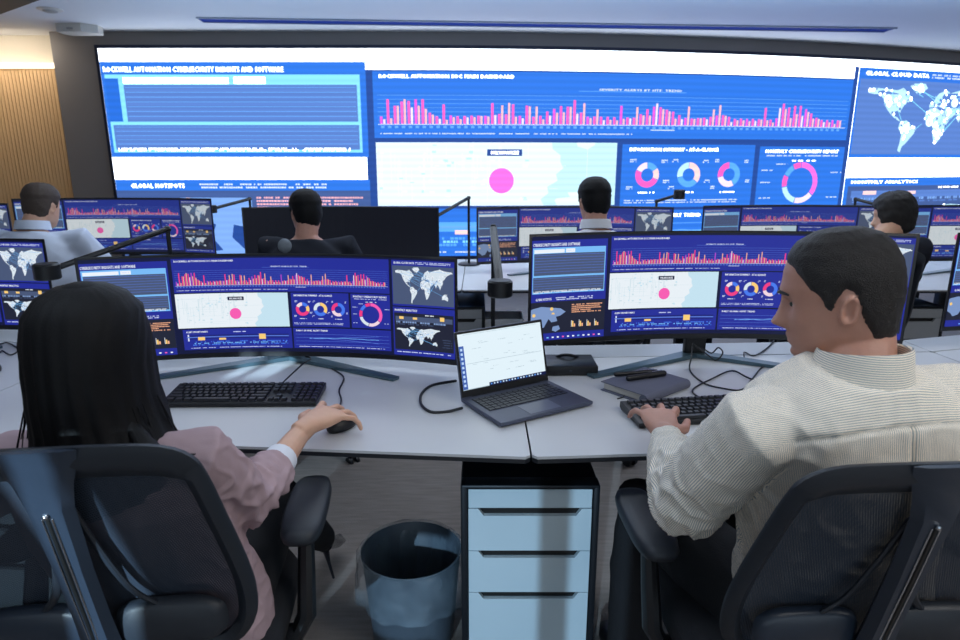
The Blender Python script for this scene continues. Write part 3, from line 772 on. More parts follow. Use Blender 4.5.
def monitor(label, loc, rz, zc, P=PM, off=False, tilt=0.0, group='curved ultrawide monitors', canvas_mesh=None):
    t = thing('curved_monitor', label, 'monitor', loc, rz, group)
    m = MB(); rr = []; n = 28
    for i in range(n + 1):
        x = -MW / 2 + MW * i / n; a = bend(x, MR); tk = .016 + .030 * max(0, 1 - (2 * x / MW) ** 2) ; k = MR
        nx, ny = -math.sin(x / k), math.cos(x / k)
        pr = [(0, -MH / 2), (-.003, -MH / 2 + .003), (-.003, MH / 2 - .003), (0, MH / 2), (tk * .6, MH / 2 - .004), (tk, MH / 2 - .04), (tk, -MH / 2 + .04), (tk * .6, -MH / 2 + .004)]
        rr.append([(a[0] + nx * d, a[1] + ny * d, z) for d, z in pr])
    m.rings(rr)
    T_ = Matrix.Translation((0, 0, zc)) @ Matrix.Rotation(tilt, 4, 'X')
    h = obj('housing', m, BLACKP, t, ang=40); h.matrix_local = T_
    if canvas_mesh is None:
        s = monitor_canvas(P, off).build('screen', M_SCREEN, t)
    else:
        s = bpy.data.objects.new('screen', canvas_mesh); C.objects.link(s); s.parent = t
    s.matrix_local = T_
    s['label'] = 'switched-off black screen' if off else 'lit screen full of blue dashboards'
    obj('column', MB().box((0, .085, (zc - .04) / 2 + .01), (.075, .03, zc + .06), bev=.008).box((0, .058, zc - .02), (.09, .05, .09), bev=.008), BLACKP, t)
    for sx in (-1, 1):
        L_ = MB(); A = Vector((0, .085, 0)); B = Vector((sx * .40, -.15, 0)); d = (B - A).normalized(); nn = Vector((-d.y, d.x, 0))
        w1, w2 = .026, .016
        L_.rings([[A + nn * w1 + Vector((0, 0, .002)), A + nn * w1 + Vector((0, 0, .016)), A - nn * w1 + Vector((0, 0, .016)), A - nn * w1 + Vector((0, 0, .002))],
                  [B + nn * w2 + Vector((0, 0, .002)), B + nn * w2 + Vector((0, 0, .010)), B - nn * w2 + Vector((0, 0, .010)), B - nn * w2 + Vector((0, 0, .002))]])
        obj('stand_leg', L_, STANDM, t, smooth=False)
    return t
m1 = monitor("large curved monitor on the woman's desk, left of the laptop", (-.667, 2.085, .742), R(0), .211)
scr = [c for c in m1.children if c.name.startswith('screen')][0].data
monitor('large curved monitor in front of the man in striped shirt', (.767, 2.115, .742), R(.6), .262, canvas_mesh=scr).scale = (1.03, 1, 1.045)
monitor('curved monitor cut off by the left picture edge', (-2.21, 2.37, .742), R(9), .225, canvas_mesh=scr)
monitor('curved monitor of which only the edge shows at right', (2.25, 2.22, .742), R(-9), .265, canvas_mesh=scr)
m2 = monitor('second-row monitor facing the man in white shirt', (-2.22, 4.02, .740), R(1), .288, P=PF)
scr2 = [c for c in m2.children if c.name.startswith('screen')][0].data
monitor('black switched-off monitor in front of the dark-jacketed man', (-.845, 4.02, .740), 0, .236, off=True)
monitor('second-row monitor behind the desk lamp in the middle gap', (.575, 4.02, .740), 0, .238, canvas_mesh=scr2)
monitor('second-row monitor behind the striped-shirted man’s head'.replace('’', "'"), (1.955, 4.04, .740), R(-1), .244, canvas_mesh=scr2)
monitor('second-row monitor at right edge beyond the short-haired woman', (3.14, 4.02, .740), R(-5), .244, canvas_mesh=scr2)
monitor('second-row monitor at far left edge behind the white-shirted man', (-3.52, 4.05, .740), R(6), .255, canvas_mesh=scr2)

# ------------------------------------------------------------------ desk lamps
def lamp(label, base, top, head, r=.042, hh=.056):
    t = thing('desk_lamp', label, 'lamp', base, 0, 'black desk lamps')
    b = Vector(base); tp = Vector(top) - b; hd = Vector(head) - b
    obj('base', MB().lathe([(.001, 0), (.075, 0), (.075, .008), (.06, .014), (.001, .014)], 28), BLACKP, t)
    obj('pole', MB().tube([(0, 0, .012), tuple(tp)], .0085, 8, caps='flat'), BLACKP, t)
    obj('joint', MB().ball(tuple(tp), .014, 6), BLACKP, t)
    d = (hd - tp)
    obj('arm', MB().tube([tp, tp + d * .97], .0145, 10, up=(0, 0, 1), flat=.7), BLACKP, t)
    h = obj('lamp_head', MB().lathe([(.001, hh / 2), (r * .85, hh / 2), (r, hh / 2 - .006), (r, -hh / 2 + .004), (r * .9, -hh / 2), (r * .82, -hh / 2 + .006), (.001, -hh / 2 + .006)], 28), BLACKP, t)
    h.location = tuple(hd)
    return t
lamp('black desk lamp behind the left monitor, head over the neighbouring screen', (-1.215, 2.50, .742), (-1.215, 2.50, 1.165), (-1.505, 2.20, 1.05))
lamp('black desk lamp in the gap between the two front monitors', (.052, 2.50, .742), (.052, 2.50, 1.172), (.067, 2.10, 1.01))
lamp('second-row desk lamp right of the black monitor, arm reaching left', (-.075, 4.31, .740), (-.075, 4.31, 1.187), (-.30, 4.10, 1.07), .03, .05)
lamp('second-row desk lamp left of the black monitor', (-1.527, 4.31, .740), (-1.527, 4.31, 1.18), (-1.72, 4.15, 1.125), .034, .05)
lamp('second-row desk lamp with head below the ring charts', (1.172, 4.31, .740), (1.172, 4.31, 1.165), (1.285, 4.20, 1.215), .036, .06)
lamp('second-row desk lamp beside the short-haired woman', (2.49, 4.31, .740), (2.49, 4.31, 1.178), (2.62, 4.17, 1.135), .034, .05)
lamp("second-row desk lamp left of the white-shirted man's head", (-3.02, 4.31, .740), (-3.02, 4.31, 1.15), (-2.89, 4.10, 1.082), .034, .05)

# ------------------------------------------------------------------ microphone behind the left monitor
t = thing('gooseneck_microphone', 'grey foam-topped microphone peeking over the left monitor', 'microphone', (-.75, 2.46, .742))
obj('base', MB().lathe([(.001, 0), (.055, 0), (.055, .012), (.045, .02), (.001, .02)], 24), BLACKP, t)
obj('neck', MB().tube([(0, 0, .02), (.005, .01, .15), (.0, .0, .26), (.002, -.01, .345)], .005, 8), BLACKP, t)
obj('foam_cap', MB().ball((.002, -.012, .365), (.026, .026, .028), 10), mat('grey_foam', (118, 126, 134), .95, bump=.8, bscale=500), t)

# ------------------------------------------------------------------ laptop
def laptop():
    t = thing('laptop', 'open graphite laptop with bright white page, across the desk seam', 'laptop', (.1335, 1.725, .742), R(31))
    W_, D_ = .312, .213
    b = MB(); b.rings([[(sx * (W_ / 2 - i), sy * (D_ / 2 - i), z) for sx, sy in ((-1, -1), (1, -1), (1, 1), (-1, 1))] for z, i in ((.003, .006), (.006, .001), (.014, 0), (.016, .002))])
    obj('base', b, LAPM, t, smooth=False)
    obj('keyboard_well', MB().box((0, .033, .0161), (.272, .102, .0008)), KEYM, t, smooth=False)
    k = MB()
    for r_ in range(6):
        n = 14; kw = .270 / n
        x = -.135
        for j in range(n):
            if r_ == 0 and 4 <= j < 9:
                if j == 4: k.box((x + kw * 2.5, -.010 + .033 - .0345, .0175), (kw * 5 - .003, .0125, .002))
                x += kw; continue
            k.box((x + kw / 2, .033 - .0445 + r_ * .0168, .0175), (kw - .003, .0135, .002)); x += kw
    o = obj('keys', k, mat('laptop_keys', (44, 47, 58), .45), t, smooth=False); o['kind'] = 'stuff'
    obj('touchpad', MB().box((0, -.062, .0163), (.105, .066, .0008), bev=.0003), mat('touchpad_grey', (96, 102, 122), .3), t, smooth=False)
    lid = obj('lid', MB().box((0, .003, .097), (W_, .006, .194), bev=.003), LAPM, t); lid.location = (0, D_ / 2 - .004, .014); lid.rotation_euler = (R(-13), 0, 0)
    hg = obj('hinge', MB().tube([(-.12, D_ / 2 - .002, .013), (.12, D_ / 2 - .002, .013)], .005, 8), BLACKP, t)
    obj('screen_bezel', MB().box((0, -.0006, .098), (W_ - .004, .0012, .188)), BLACKP, lid, smooth=False)
    c = Canvas(lambda x, y, l: (x, -.0014 - l * .0003, y), 1); r = random.Random(4)
    X, T, w_, h = -.147, .186, .294, .163
    wh, gr, bl = lin((226, 242, 250)), lin((176, 196, 208)), lin((60, 96, 176))
    c.rect(X, T, w_, h, wh, 0); c.rect(X, T - .035, .016, h - .035, bl, 1)
    for i in range(9): c.rect(X + .004, T - .042 - .013 * i, .007, .007, lin((190, 215, 245)), 2)
    c.rect(X + .018, T - .003, .26, .001, gr, 1); c.rect(X + .02, T - .088, .268, .0012, gr, 1)
    for i in range(26): c.dashes(X + .03 + r.random() * .22, T - .02 - r.random() * .115, r.uniform(.01, .035), .0016, gr, 2, i, .7)
    c.rect(X + .088, T - h + .010, w_ - .088, .010, lin((14, 26, 70)), 2); c.rect(X, T - h + .002, .088, .002, gr, 2)
    for i in range(18): c.rect(X + .093 + .0105 * i, T - h + .0075, .005, .0045, lin((200, 225, 250)) if i % 3 else lin((90, 150, 230)), 3)
    c.build('screen', M_SCREEN, lid)['label'] = 'bright white page with faint grey text'
laptop()

# ------------------------------------------------------------------ keyboards and mouse
def keyboard(label, loc, rz):
    t = thing('keyboard', label, 'keyboard', loc, rz, 'black keyboards')
    W_, D_ = .442, .138; b = MB()
    b.rings([[(sx * (W_ / 2 - i), sy * (D_ / 2 - i), z + (.012 if sy > 0 else 0) * f_) for sx, sy in ((-1, -1), (1, -1), (1, 1), (-1, 1))] for z, i, f_ in ((.002, .003, 0), (.006, 0, .3), (.013, 0, 1), (.015, .003, 1))])
    obj('body', b, BLACKP, t, smooth=False)
    k = MB(); TZ = Matrix.Rotation(R(5), 4, 'X')
    def key(x, y, w1, h1=.0165): 
        z = .0185 + (y + D_ / 2) / D_ * .012
        k.rings([[(x + sx * (w1 / 2 - i), y + sy * (h1 / 2 - i), zz) for sx, sy in ((-1, -1), (1, -1), (1, 1), (-1, 1))] for zz, i in ((z - .004, 0), (z + .003, .0022))])
    for r_ in range(6):
        y = -.050 + r_ * .0195 + (.004 if r_ == 5 else 0); x = -.208
        row = {0: [1.25] * 3 + [5.5] + [1.25] * 4, 1: [2.2] + [1] * 10 + [2.6], 2: [1.7] + [1] * 11 + [2.1], 3: [1.5] + [1] * 12 + [1.3], 4: [1] * 13 + [1.8], 5: [1] + [1.06] * 13}[r_]
        sc = .281 / sum(row)
        for q in row: key(x + q * sc / 2, y, q * sc - .003); x += q * sc
        if r_ in (0, 3, 4, 5):
            for j in range(3): key(.088 + j * .0192, y, .016)
        if r_ == 1: key(.107, y, .016)
        for j in range(4): key(.155 + j * .0185, y, .0155)
    o = obj('keys', k, KEYM, t, smooth=False); o['kind'] = 'stuff'
    return t
k1 = keyboard("black keyboard on the woman's desk under her monitor", (-.688, 1.772, .742), R(1))
dup(k1, (.622, 1.655, .742), R(9), "black keyboard under the striped-shirted man's hand")
t = thing('mouse', "black mouse under the woman's fingers", 'mouse', (-.362, 1.565, .742), R(-28))
mm = MB().loft([((0, 0, .002 + z), (.030 * k, 0, 0), (0, .052 * k, 0)) for z, k in ((0, .93), (.008, 1), (.018, .94), (.027, .76), (.033, .48), (.0345, .15))], 20)
obj('body', mm, BLACKP, t, ang=180); obj('scroll_wheel', MB().tube([(-.003, .03, .027), (.003, .03, .027)], .008, 12), SOFTB, t)
t = thing('mouse', 'small black mouse at far left edge of the desk', 'mouse', (-1.62, 2.02, .742), R(30))
obj('body', MB().loft([((0, 0, .002 + z), (.028 * k, 0, 0), (0, .045 * k, 0)) for z, k in ((0, .93), (.008, 1), (.018, .9), (.027, .6), (.031, .15))], 16), BLACKP, t, ang=180)
obj('scroll_wheel', MB().tube([(-.003, .025, .024), (.003, .025, .024)], .008, 12), SOFTB, t)

# ------------------------------------------------------------------ dock, notebook, pens, charger
t = thing('docking_box', 'flat black docking box on desk between laptop and notebook', 'box', (.295, 2.045, .742))
obj('case', MB().box((0, 0, .018), (.178, .135, .032), bev=.004), BLACKP, t)
obj('status_button', MB().box((0, -.068, .018), (.008, .002, .005)), GREYP, t, smooth=False)
t = thing('notebook', 'grey soft-cover notebook lying closed beside the docking box', 'notebook', (.503, 1.858, .742), R(40))
PAGE = mat('paper_edge', (196, 192, 186), .9); COVER = mat('grey_book_cover', (98, 102, 120), .6, bump=.2, bscale=300)
obj('pages', MB().box((.004, 0, .0145), (.208, .150, .022), bev=.003), PAGE, t)
cv = MB(); cv.box((0, 0, .0015), (.22, .158, .003), bev=.001); cv.box((0, 0, .0275), (.22, .158, .003), bev=.001)
cv.tube([(-.11, -.0775, .0145), (.11, -.0775, .0145)], .0145, 12, caps='flat')
obj('cover', cv, COVER, t); obj('ribbon', MB().tube([(-.09, .0, .004), (-.115, -.01, .004), (-.135, -.006, .003)], .0018, 6), BLACKP, t)
def pen(name, label, loc, rz, ln, r, m_):
    t = thing(name, label, 'pen', loc, rz, 'pens on the notebook')
    obj('barrel', MB().tube([(-ln / 2, 0, r), (ln * .12, 0, r)], r, 12), m_, t)
    obj('cap', MB().tube([(ln * .08, 0, r), (ln / 2, 0, r)], r * 1.12, 12), m_, t); obj('clip', MB().box((ln * .3, 0, r * 2.25), (ln * .3, .004, .002), bev=.0006), CHROME, t)
pen('marker_pen', 'thick black marker lying nearer the spine of the notebook', (.512, 1.872, .7715), R(22), .13, .0085, BLACKP)
pen('ballpoint_pen', 'slim black pen with silver clip lying behind the marker', (.488, 1.905, .7715), R(12), .135, .0065, BLACKP)
t = thing('phone', 'small phone with bright screen beside the cables near the man', 'phone', (1.045, 1.93, .742), R(-35))
obj('case', MB().box((0, 0, .005), (.07, .14, .008), bev=.003), BLACKP, t)
c = Canvas(lambda x, y, l: (x, y, .0095 + l * .0003), 1); c.rect(-.031, .064, .062, .128, lin((225, 235, 245)), 0); c.rect(-.025, .05, .05, .02, lin((150, 175, 215)), 1); c.build('screen', M_SCREEN, t)

def cr(pts, k=6):
    P = [Vector(p) for p in pts]; P = [P[0] * 2 - P[1]] + P + [P[-1] * 2 - P[-2]]; out = []
    for i in range(1, len(P) - 2):
        for j in range(k):
            t = j / k; a, b, c_, d = P[i - 1], P[i], P[i + 1], P[i + 2]
            out.append(.5 * ((2 * b) + (-a + c_) * t + (2 * a - 5 * b + 4 * c_ - d) * t * t + (-a + 3 * b - 3 * c_ + d) * t ** 3))
    out.append(P[-2]); return out
def cable(label, pts, r=.0026, name='cable', extra=None):
    o = obj(name, MB().tube(cr(pts), r, 7), BLACKP); tag(o, label, 'cable', 'cables on the desks'); return o
cable("thin cable zigzagging from the stand of the man's monitor", [(0.747, 2.161, 0.8), (0.724, 2.098, 0.77), (0.698, 2.023, 0.746), (0.702, 1.902, 0.746), (0.743, 1.853, 0.746), (0.797, 1.841, 0.746), (0.871, 1.941, 0.746), (0.968, 2.075, 0.746), (1.033, 2.067, 0.746), (1.031, 1.995, 0.746), (1.023, 1.941, 0.746)])
cable("thin keyboard cable crossing the desk in front of the man's monitor", [(0.664, 1.662, 0.76), (0.676, 1.724, 0.746), (0.641, 1.794, 0.746), (0.656, 1.853, 0.746), (0.741, 1.941, 0.746), (0.837, 2.023, 0.746), (0.864, 1.946, 0.746), (0.912, 1.877, 0.746), (0.971, 1.915, 0.746), (1.02, 1.981, 0.746)])
cable("looped cable hanging at the column of the man's monitor", [(0.746, 2.144, 0.8), (0.795, 2.139, 0.765), (0.817, 2.118, 0.752), (0.836, 2.112, 0.78), (0.832, 2.145, 0.79), (0.804, 2.129, 0.775), (0.775, 2.128, 0.79), (0.748, 2.121, 0.8)])
cable("cable looping on the rear flap behind the man's monitor", [(0.925, 2.137, 0.746), (0.963, 2.235, 0.746), (0.979, 2.191, 0.746), (1.06, 2.277, 0.746), (1.139, 2.387, 0.746)])
cable("mouse cable running up to the woman's monitor", [(-0.382, 1.616, 0.765), (-0.405, 1.757, 0.746), (-0.428, 1.836, 0.746), (-0.437, 1.949, 0.746), (-0.482, 2.026, 0.746), (-0.558, 2.115, 0.746), (-0.61, 2.14, 0.76)])
cable("keyboard cable running to the stand of the woman's monitor", [(-0.604, 1.823, 0.762), (-0.615, 1.912, 0.75), (-0.593, 1.96, 0.768), (-0.587, 2.037, 0.768), (-0.583, 2.108, 0.76), (-0.605, 2.123, 0.77)])
cable('thick black power cable curving left of the laptop', [(-0.051, 1.675, 0.752), (-0.093, 1.664, 0.746), (-0.138, 1.664, 0.746), (-0.169, 1.723, 0.746), (-0.174, 1.809, 0.746), (-0.148, 1.881, 0.746), (-0.077, 1.922, 0.746)], 0.0042)
cable('bunched cable arching behind the docking box', [(0.245, 2.134, 0.745), (0.257, 2.09, 0.77), (0.278, 2.072, 0.785), (0.303, 2.055, 0.79), (0.331, 2.081, 0.775), (0.357, 2.13, 0.75)], 0.005)
cable('cable curling on the desk at far left edge', [(-1.826, 2.341, 0.746), (-1.809, 2.359, 0.746), (-1.706, 2.27, 0.746), (-1.687, 2.203, 0.746), (-1.752, 2.253, 0.746), (-1.745, 2.23, 0.746)])
# ------------------------------------------------------------------ waste bin with liner
t = thing('waste_bin', 'dark round waste bin with clear plastic liner folded over the rim', 'bin', (-.205, 1.69, 0))
obj('bucket', MB().lathe([(.001, .004), (.118, .004), (.122, .01), (.146, .29), (.150, .298), (.146, .300), (.141, .292), (.116, .014), (.001, .012)], 40), mat('dark_bin', (78, 92, 106), .5), t)
bg = MB(); rr = []; rnd = random.Random(3)
prof = [(.111, .03), (.126, .14), (.137, .25), (.145, .300), (.1535, .306), (.160, .292), (.166, .25), (.170, .20), (.168, .165)]
for k, (r_, z) in enumerate(prof):
    ring_ = []
    for j in range(72):
        a_ = 2 * PI * j / 72; wr = (.004 * math.sin(a_ * 9 + k) + .003 * math.sin(a_ * 17 + 2 * k) + .004 * noise.noise(Vector((a_ * 3, k * .7, 1)))) * (1.2 if k > 4 or k < 3 else .35)
        ring_.append(((r_ + wr) * math.cos(a_), (r_ + wr) * math.sin(a_), z + (.012 * noise.noise(Vector((math.cos(a_) * 2, math.sin(a_) * 2, 5))) if k > 6 else 0)))
    rr.append(ring_)
bg.rings(rr, cap=False); obj('bin_liner', bg, BAG, t, ang=180, label='clear crinkled plastic bag')
t = thing('paper_bin', 'pale box-shaped bin beside the grey drawers in the middle gap', 'bin', (.135, 3.72, 0))
bb = MB()
for (cx_, cy_, sx_, sy_) in ((0, -.10, .24, .01), (0, .10, .24, .01), (-.115, 0, .01, .2), (.115, 0, .01, .2)): bb.box((cx_, cy_, .27), (sx_, sy_, .52))
bb.box((0, 0, .012), (.24, .2, .02)); obj('panel', bb, mat('pale_bin', (226, 230, 238), .5), t, smooth=False)

# ================================================================== OFFICE CHAIRS
def yb(z): return -.175 - .125 * (z - .55) / .45 - .03 * ((z - .72) / .3) ** 2
def office_chair(label, loc, rz, back_h=1.0, arm_y=0.0):
    t = thing('office_chair', label, 'chair', loc, rz, 'black mesh office chairs')
    zt = back_h; k = (back_h - .565) / .435
    def P(x, z): z = .565 + (z - .565) * k; return Vector((x, yb(z), z))
    half = [(0, 1.0), (.10, 1.0), (.165, .995), (.200, .975), (.212, .94), (.222, .86), (.236, .76), (.240, .70), (.232, .64), (.205, .595), (.165, .572), (.09, .565), (0, .565)]
    loop = half + [(-x, z) for x, z in half[::-1][1:-1]]
    pts = [P(x, z) for x, z in cr([(a, b, 0) for a, b in loop] + [(loop[0][0], loop[0][1], 0)], 3) for x, z in [(x, z)]] if False else []
    cl = [Vector((a, b, 0)) for a, b in loop]; n = len(cl); dense = []
    for i in range(n):
        a, b, c_, d = cl[i - 1], cl[i], cl[(i + 1) % n], cl[(i + 2) % n]
        for j in range(3):
            u = j / 3; dense.append(.5 * ((2 * b) + (-a + c_) * u + (2 * a - 5 * b + 4 * c_ - d) * u * u + (-a + 3 * b - 3 * c_ + d) * u ** 3))
    rr = []; N_ = len(dense)
    for i, q in enumerate(dense):
        tg = (dense[(i + 1) % N_] - dense[i - 1]).normalized(); nn = Vector((tg.y, -tg.x, 0))  # outward for clockwise
        if nn.dot(q - Vector((0, .78, 0))) < 0: nn = -nn
        wd = .030 + (.022 if q.y > .95 else 0)
        inn = q - nn * wd; th = .022
        def W(p, dy): v = P(p.x, p.y); return (v.x, v.y + dy, v.z)
        m_ = q - nn * wd / 2
        rr.append([W(q, -.002), W(m_, -th * .75), W(inn, -.006), W(inn, .004), W(m_, .010), W(q, .006)])
    m = MB(); v = [p for r_ in rr for p in r_]
    m.add(v, [(i * 6 + j, i * 6 + (j + 1) % 6, ((i + 1) % N_) * 6 + (j + 1) % 6, ((i + 1) % N_) * 6 + j) for i in range(N_) for j in range(6)])
    obj('back_frame', m, SOFTB, t, ang=60)
    # mesh panel filling the loop
    def halfw(z):
        h_ = [q for q in half[2:-2]]
        for (xa, za), (xb, zb_) in zip(h_, h_[1:]):
            if zb_ <= z <= za: return xb + (xa - xb) * (z - zb_) / (za - zb_ + 1e-9)
        return .165
    g = []
    for j in range(17):
        z = .575 + (.99 - .575) * j / 16; hw = halfw(z) - .012
        row = []
        for i in range(15):
            x = -hw + 2 * hw * i / 14; p = P(x, z); row.append((p.x, p.y + .006 - .012 * (1 - (x / .24) ** 2) * math.sin(PI * j / 16), p.z))
        g.append(row)
    mm = MB().grid(g, 14, 16); obj('back_mesh', mm, MESHF, t, ang=180)
    # spine with chrome slot
    def S(x, z, d=0.0): p = P(x, z); return (p.x, p.y - .020 - d, p.z)
    sp = MB(); rr = []
    for z, w_, d, th in ((1.0, .060, -.012, .010), (.975, .052, -.008, .014), (.945, .040, .0, .02), (.91, .032, .008, .026), (.80, .027, .024, .028), (.70, .027, .030, .030), (.62, .031, .030, .034), (.56, .040, .020, .04), (.50, .045, -.005, .045), (.46, .05, -.06, .05)):
        c_ = S(0, z, d); rr.append([(c_[0] - w_, c_[1], c_[2]), (c_[0] - w_ * .7, c_[1] - th * .6, c_[2]), (c_[0] + w_ * .7, c_[1] - th * .6, c_[2]), (c_[0] + w_, c_[1], c_[2]), (c_[0] + w_ * .7, c_[1] + th * .4, c_[2]), (c_[0] - w_ * .7, c_[1] + th * .4, c_[2])])
    sp.rings(rr); obj('spine', sp, GREYP, t, ang=50)
    sl_ = MB()
    for s_ in (-1, 1): sl_.tube([S(.0065 * s_, z, d + .0185) for z, d in ((.90, .008), (.80, .024), (.70, .030), (.64, .030))], .0012, 6)
    obj('slot_trim', sl_, CHROME, t)
    sb_ = MB().tube([S(0, z, d + .0165) for z, d in ((.90, .008), (.80, .024), (.70, .030), (.64, .030))], .004, 6); obj('slot', sb_, mat('slot_black', (6, 7, 9)), t)
    for z, d in ((.905, .027), (.632, .05)): obj('screw', MB().ball(S(0, z, d), .0045, 5), CHROME, t)
    for sx in (-1, 1):
        c_ = P(sx * .105, .665)
        pad = MB().loft([((c_.x, c_.y - .030 + dy, c_.z), (.090 * q, 0, 0), (0, 0, .044 * q)) for dy, q in ((-.012, .80), (-.006, .95), (.006, 1), (.012, .92))], 28, 3.2)
        obj('lumbar_pad', pad, GREYP if sx < 0 else SOFTB, t, ang=60)
        a = [S(sx * .02, .90, .0), S(sx * .032, .82, .004), S(sx * .055, .74, .006), S(sx * .085, .70, .004)]
        obj('lumbar_arm', MB().tube(cr(a, 4), .0065, 8, flat=.7), SOFTB, t)
    # seat
    st = MB().loft([((0, .03, z), (.24 * q, 0, 0), (0, .235 * q, 0)) for z, q in ((.425, .80), (.435, .93), (.455, .99), (.485, 1.0), (.505, .96), (.515, .86), (.517, .5))], 36, 4.2)
    obj('seat', st, mat('seat_fabric', (24, 27, 34), .9, bump=.4, bscale=500), t, ang=60)
    obj('mechanism', MB().box((0, 0, .39), (.18, .26, .055), bev=.015).box((0, -.17, .43), (.09, .14, .05), bev=.012), BLACKP, t)
    for sx in (-1, 1):
        x = sx * .275; y0 = arm_y
        pd = MB().loft([((x, y0 + .06, z), (.046 * q, 0, 0), (0, .135 * q, 0)) for z, q in ((.655, .78), (.662, .94), (.675, 1), (.688, .96), (.694, .82), (.6955, .4))], 32, 3.4)
        obj('arm_pad', pd, SOFTB, t, ang=70)
        po = MB().tube([(sx * .20, .0, .43), (sx * .255, .0, .44), (x, .01, .475), (x, .02 + y0 * .5, .56), (x, .03 + y0, .655)], [.026, .026, .028, .026, .022], 10, flat=.75)
        obj('arm_post', po, BLACKP, t)
    obj('gas_column', MB().tube([(0, 0, .10), (0, 0, .37)], .026, 14, caps='flat').tube([(0, 0, .07), (0, 0, .22)], .034, 14, caps='flat'), STEEL, t)
    for i in range(5):
        a = 2 * PI * i / 5 + .3; d = Vector((math.cos(a), math.sin(a), 0))
        L_ = obj('base_leg', MB().tube([d * .02 + Vector((0, 0, .105)), d * .15 + Vector((0, 0, .10)), d * .30 + Vector((0, 0, .075))], [.030, .024, .016], 10, flat=.7), BLACKP, t)
        e = d * .30; p = Vector((-d.y, d.x, 0)); cs = MB()
        for s_ in (-1, 1): cs.tube([e + p * .010 * s_ + Vector((0, 0, .028)), e + p * .026 * s_ + Vector((0, 0, .028))], .028, 14, caps='flat')
        obj('caster', cs, BLACKP, L_)
    return t
ch1 = office_chair("black mesh office chair carrying the woman in pink jacket", (-.645, 1.147, 0), R(6), back_h=1.04, arm_y=.04)
ch2 = dup(ch1, (.640, 1.165, 0), R(3), "black mesh office chair under the man in striped shirt")
ch2.scale = (1, 1, .972)

# ================================================================== PEOPLE
def finish(mb, voxel, smooth, fold=None, name='m'):
    """closed overlapping shells -> one continuous skin"""
    me = mesh_of(name, mb); o = bpy.data.objects.new('tmp', me); C.objects.link(o)
    r = o.modifiers.new('r', 'REMESH'); r.mode = 'VOXEL'; r.voxel_size = voxel
    if smooth:
        s = o.modifiers.new('s', 'SMOOTH'); s.factor = .5; s.iterations = smooth
    dg = bpy.context.evaluated_depsgraph_get(); out = bpy.data.meshes.new_from_object(o.evaluated_get(dg)); out.name = name
    bpy.data.objects.remove(o); bpy.data.meshes.remove(me)
    if fold:
        n = len(out.vertices); co = np.empty(n * 3, 'f'); no = np.empty(n * 3, 'f')
        out.vertices.foreach_get('co', co); out.vertex_normals.foreach_get('vector', no)
        co = co.reshape(-1, 3); no = no.reshape(-1, 3)
        co = co + no * fold(co, no)[:, None]
        out.vertices.foreach_set('co', co.astype('f').ravel()); out.update()
    return out

PROF = [(.124, .006, .006, .010), (.120, .030, .028, .042), (.108, .052, .056, .070), (.088, .068, .077, .088), (.062, .0755, .089, .098), (.035, .078, .094, .1015), (.010, .077, .093, .101),
        (-.010, .0755, .0905, .098), (-.035, .072, .0905, .091), (-.058, .0675, .090, .087), (-.080, .060, .0885, .083), (-.098, .050, .086, .078), (-.112, .036, .078, .068), (-.120, .018, .062, .040), (-.1215, .004, .030, .004)]
def prof_at(z):
    for a, b in zip(PROF, PROF[1:]):
        if b[0] <= z <= a[0]:
            t = (z - b[0]) / (a[0] - b[0]); return [b[i] + (a[i] - b[i]) * t for i in (1, 2, 3)]
    return PROF[0][1:] if z > 0 else PROF[-1][1:]
def head_point(z, th, off=0.0, face=True):
    """th 0 = face front, +pi/2 = left side"""
    w_, f, b = prof_at(z); c_, s_ = math.cos(th), math.sin(th)
    dpt = f if c_ > 0 else b
    p = 2.15
    r = (abs(s_ / max(w_, 1e-4)) ** p + abs(c_ / max(dpt, 1e-4)) ** p) ** (-1 / p)
    if face:
        G = lambda a, s: math.exp(-(a / s) ** 2)
        nz_ = max(0, min(1, (.020 - z) / .062)) * (1 if z > -.042 else max(0, 1 - (-.042 - z) / .012))
        r += .031 * nz_ ** 1.2 * G(th, .12 + .07 * nz_) if z < .020 else 0
        r += .010 * G(z + .038, .010) * G(abs(th) - .15, .09)
        r -= .011 * G(abs(th) - .36, .17) * G(z - .002, .015)
        r += .006 * G(z - .025, .011) * G(abs(th) - .25, .35)
        r += .007 * G(z + .066, .006) * G(th, .26) + .006 * G(z + .078, .006) * G(th, .22) - .004 * G(z + .072, .003) * G(th, .25)
        r -= .004 * G(z + .088, .006) * G(th, .3); r += .006 * G(z + .104, .012) * G(th, .28)
        r += .004 * G(z + .028, .02) * G(abs(th) - .75, .25)
    r += off
    return Vector((-s_ * r, c_ * r, z))
def frame_of(center, yaw, pitch=0.0, roll=0.0, sc=1.0):
    """yaw>0 turns the face to the left; pitch>0 looks down"""
    return Matrix.Translation(center) @ Matrix.Rotation(yaw, 4, 'Z') @ Matrix.Rotation(-pitch, 4, 'X') @ Matrix.Rotation(roll, 4, 'Y') @ Matrix.Scale(sc, 4)
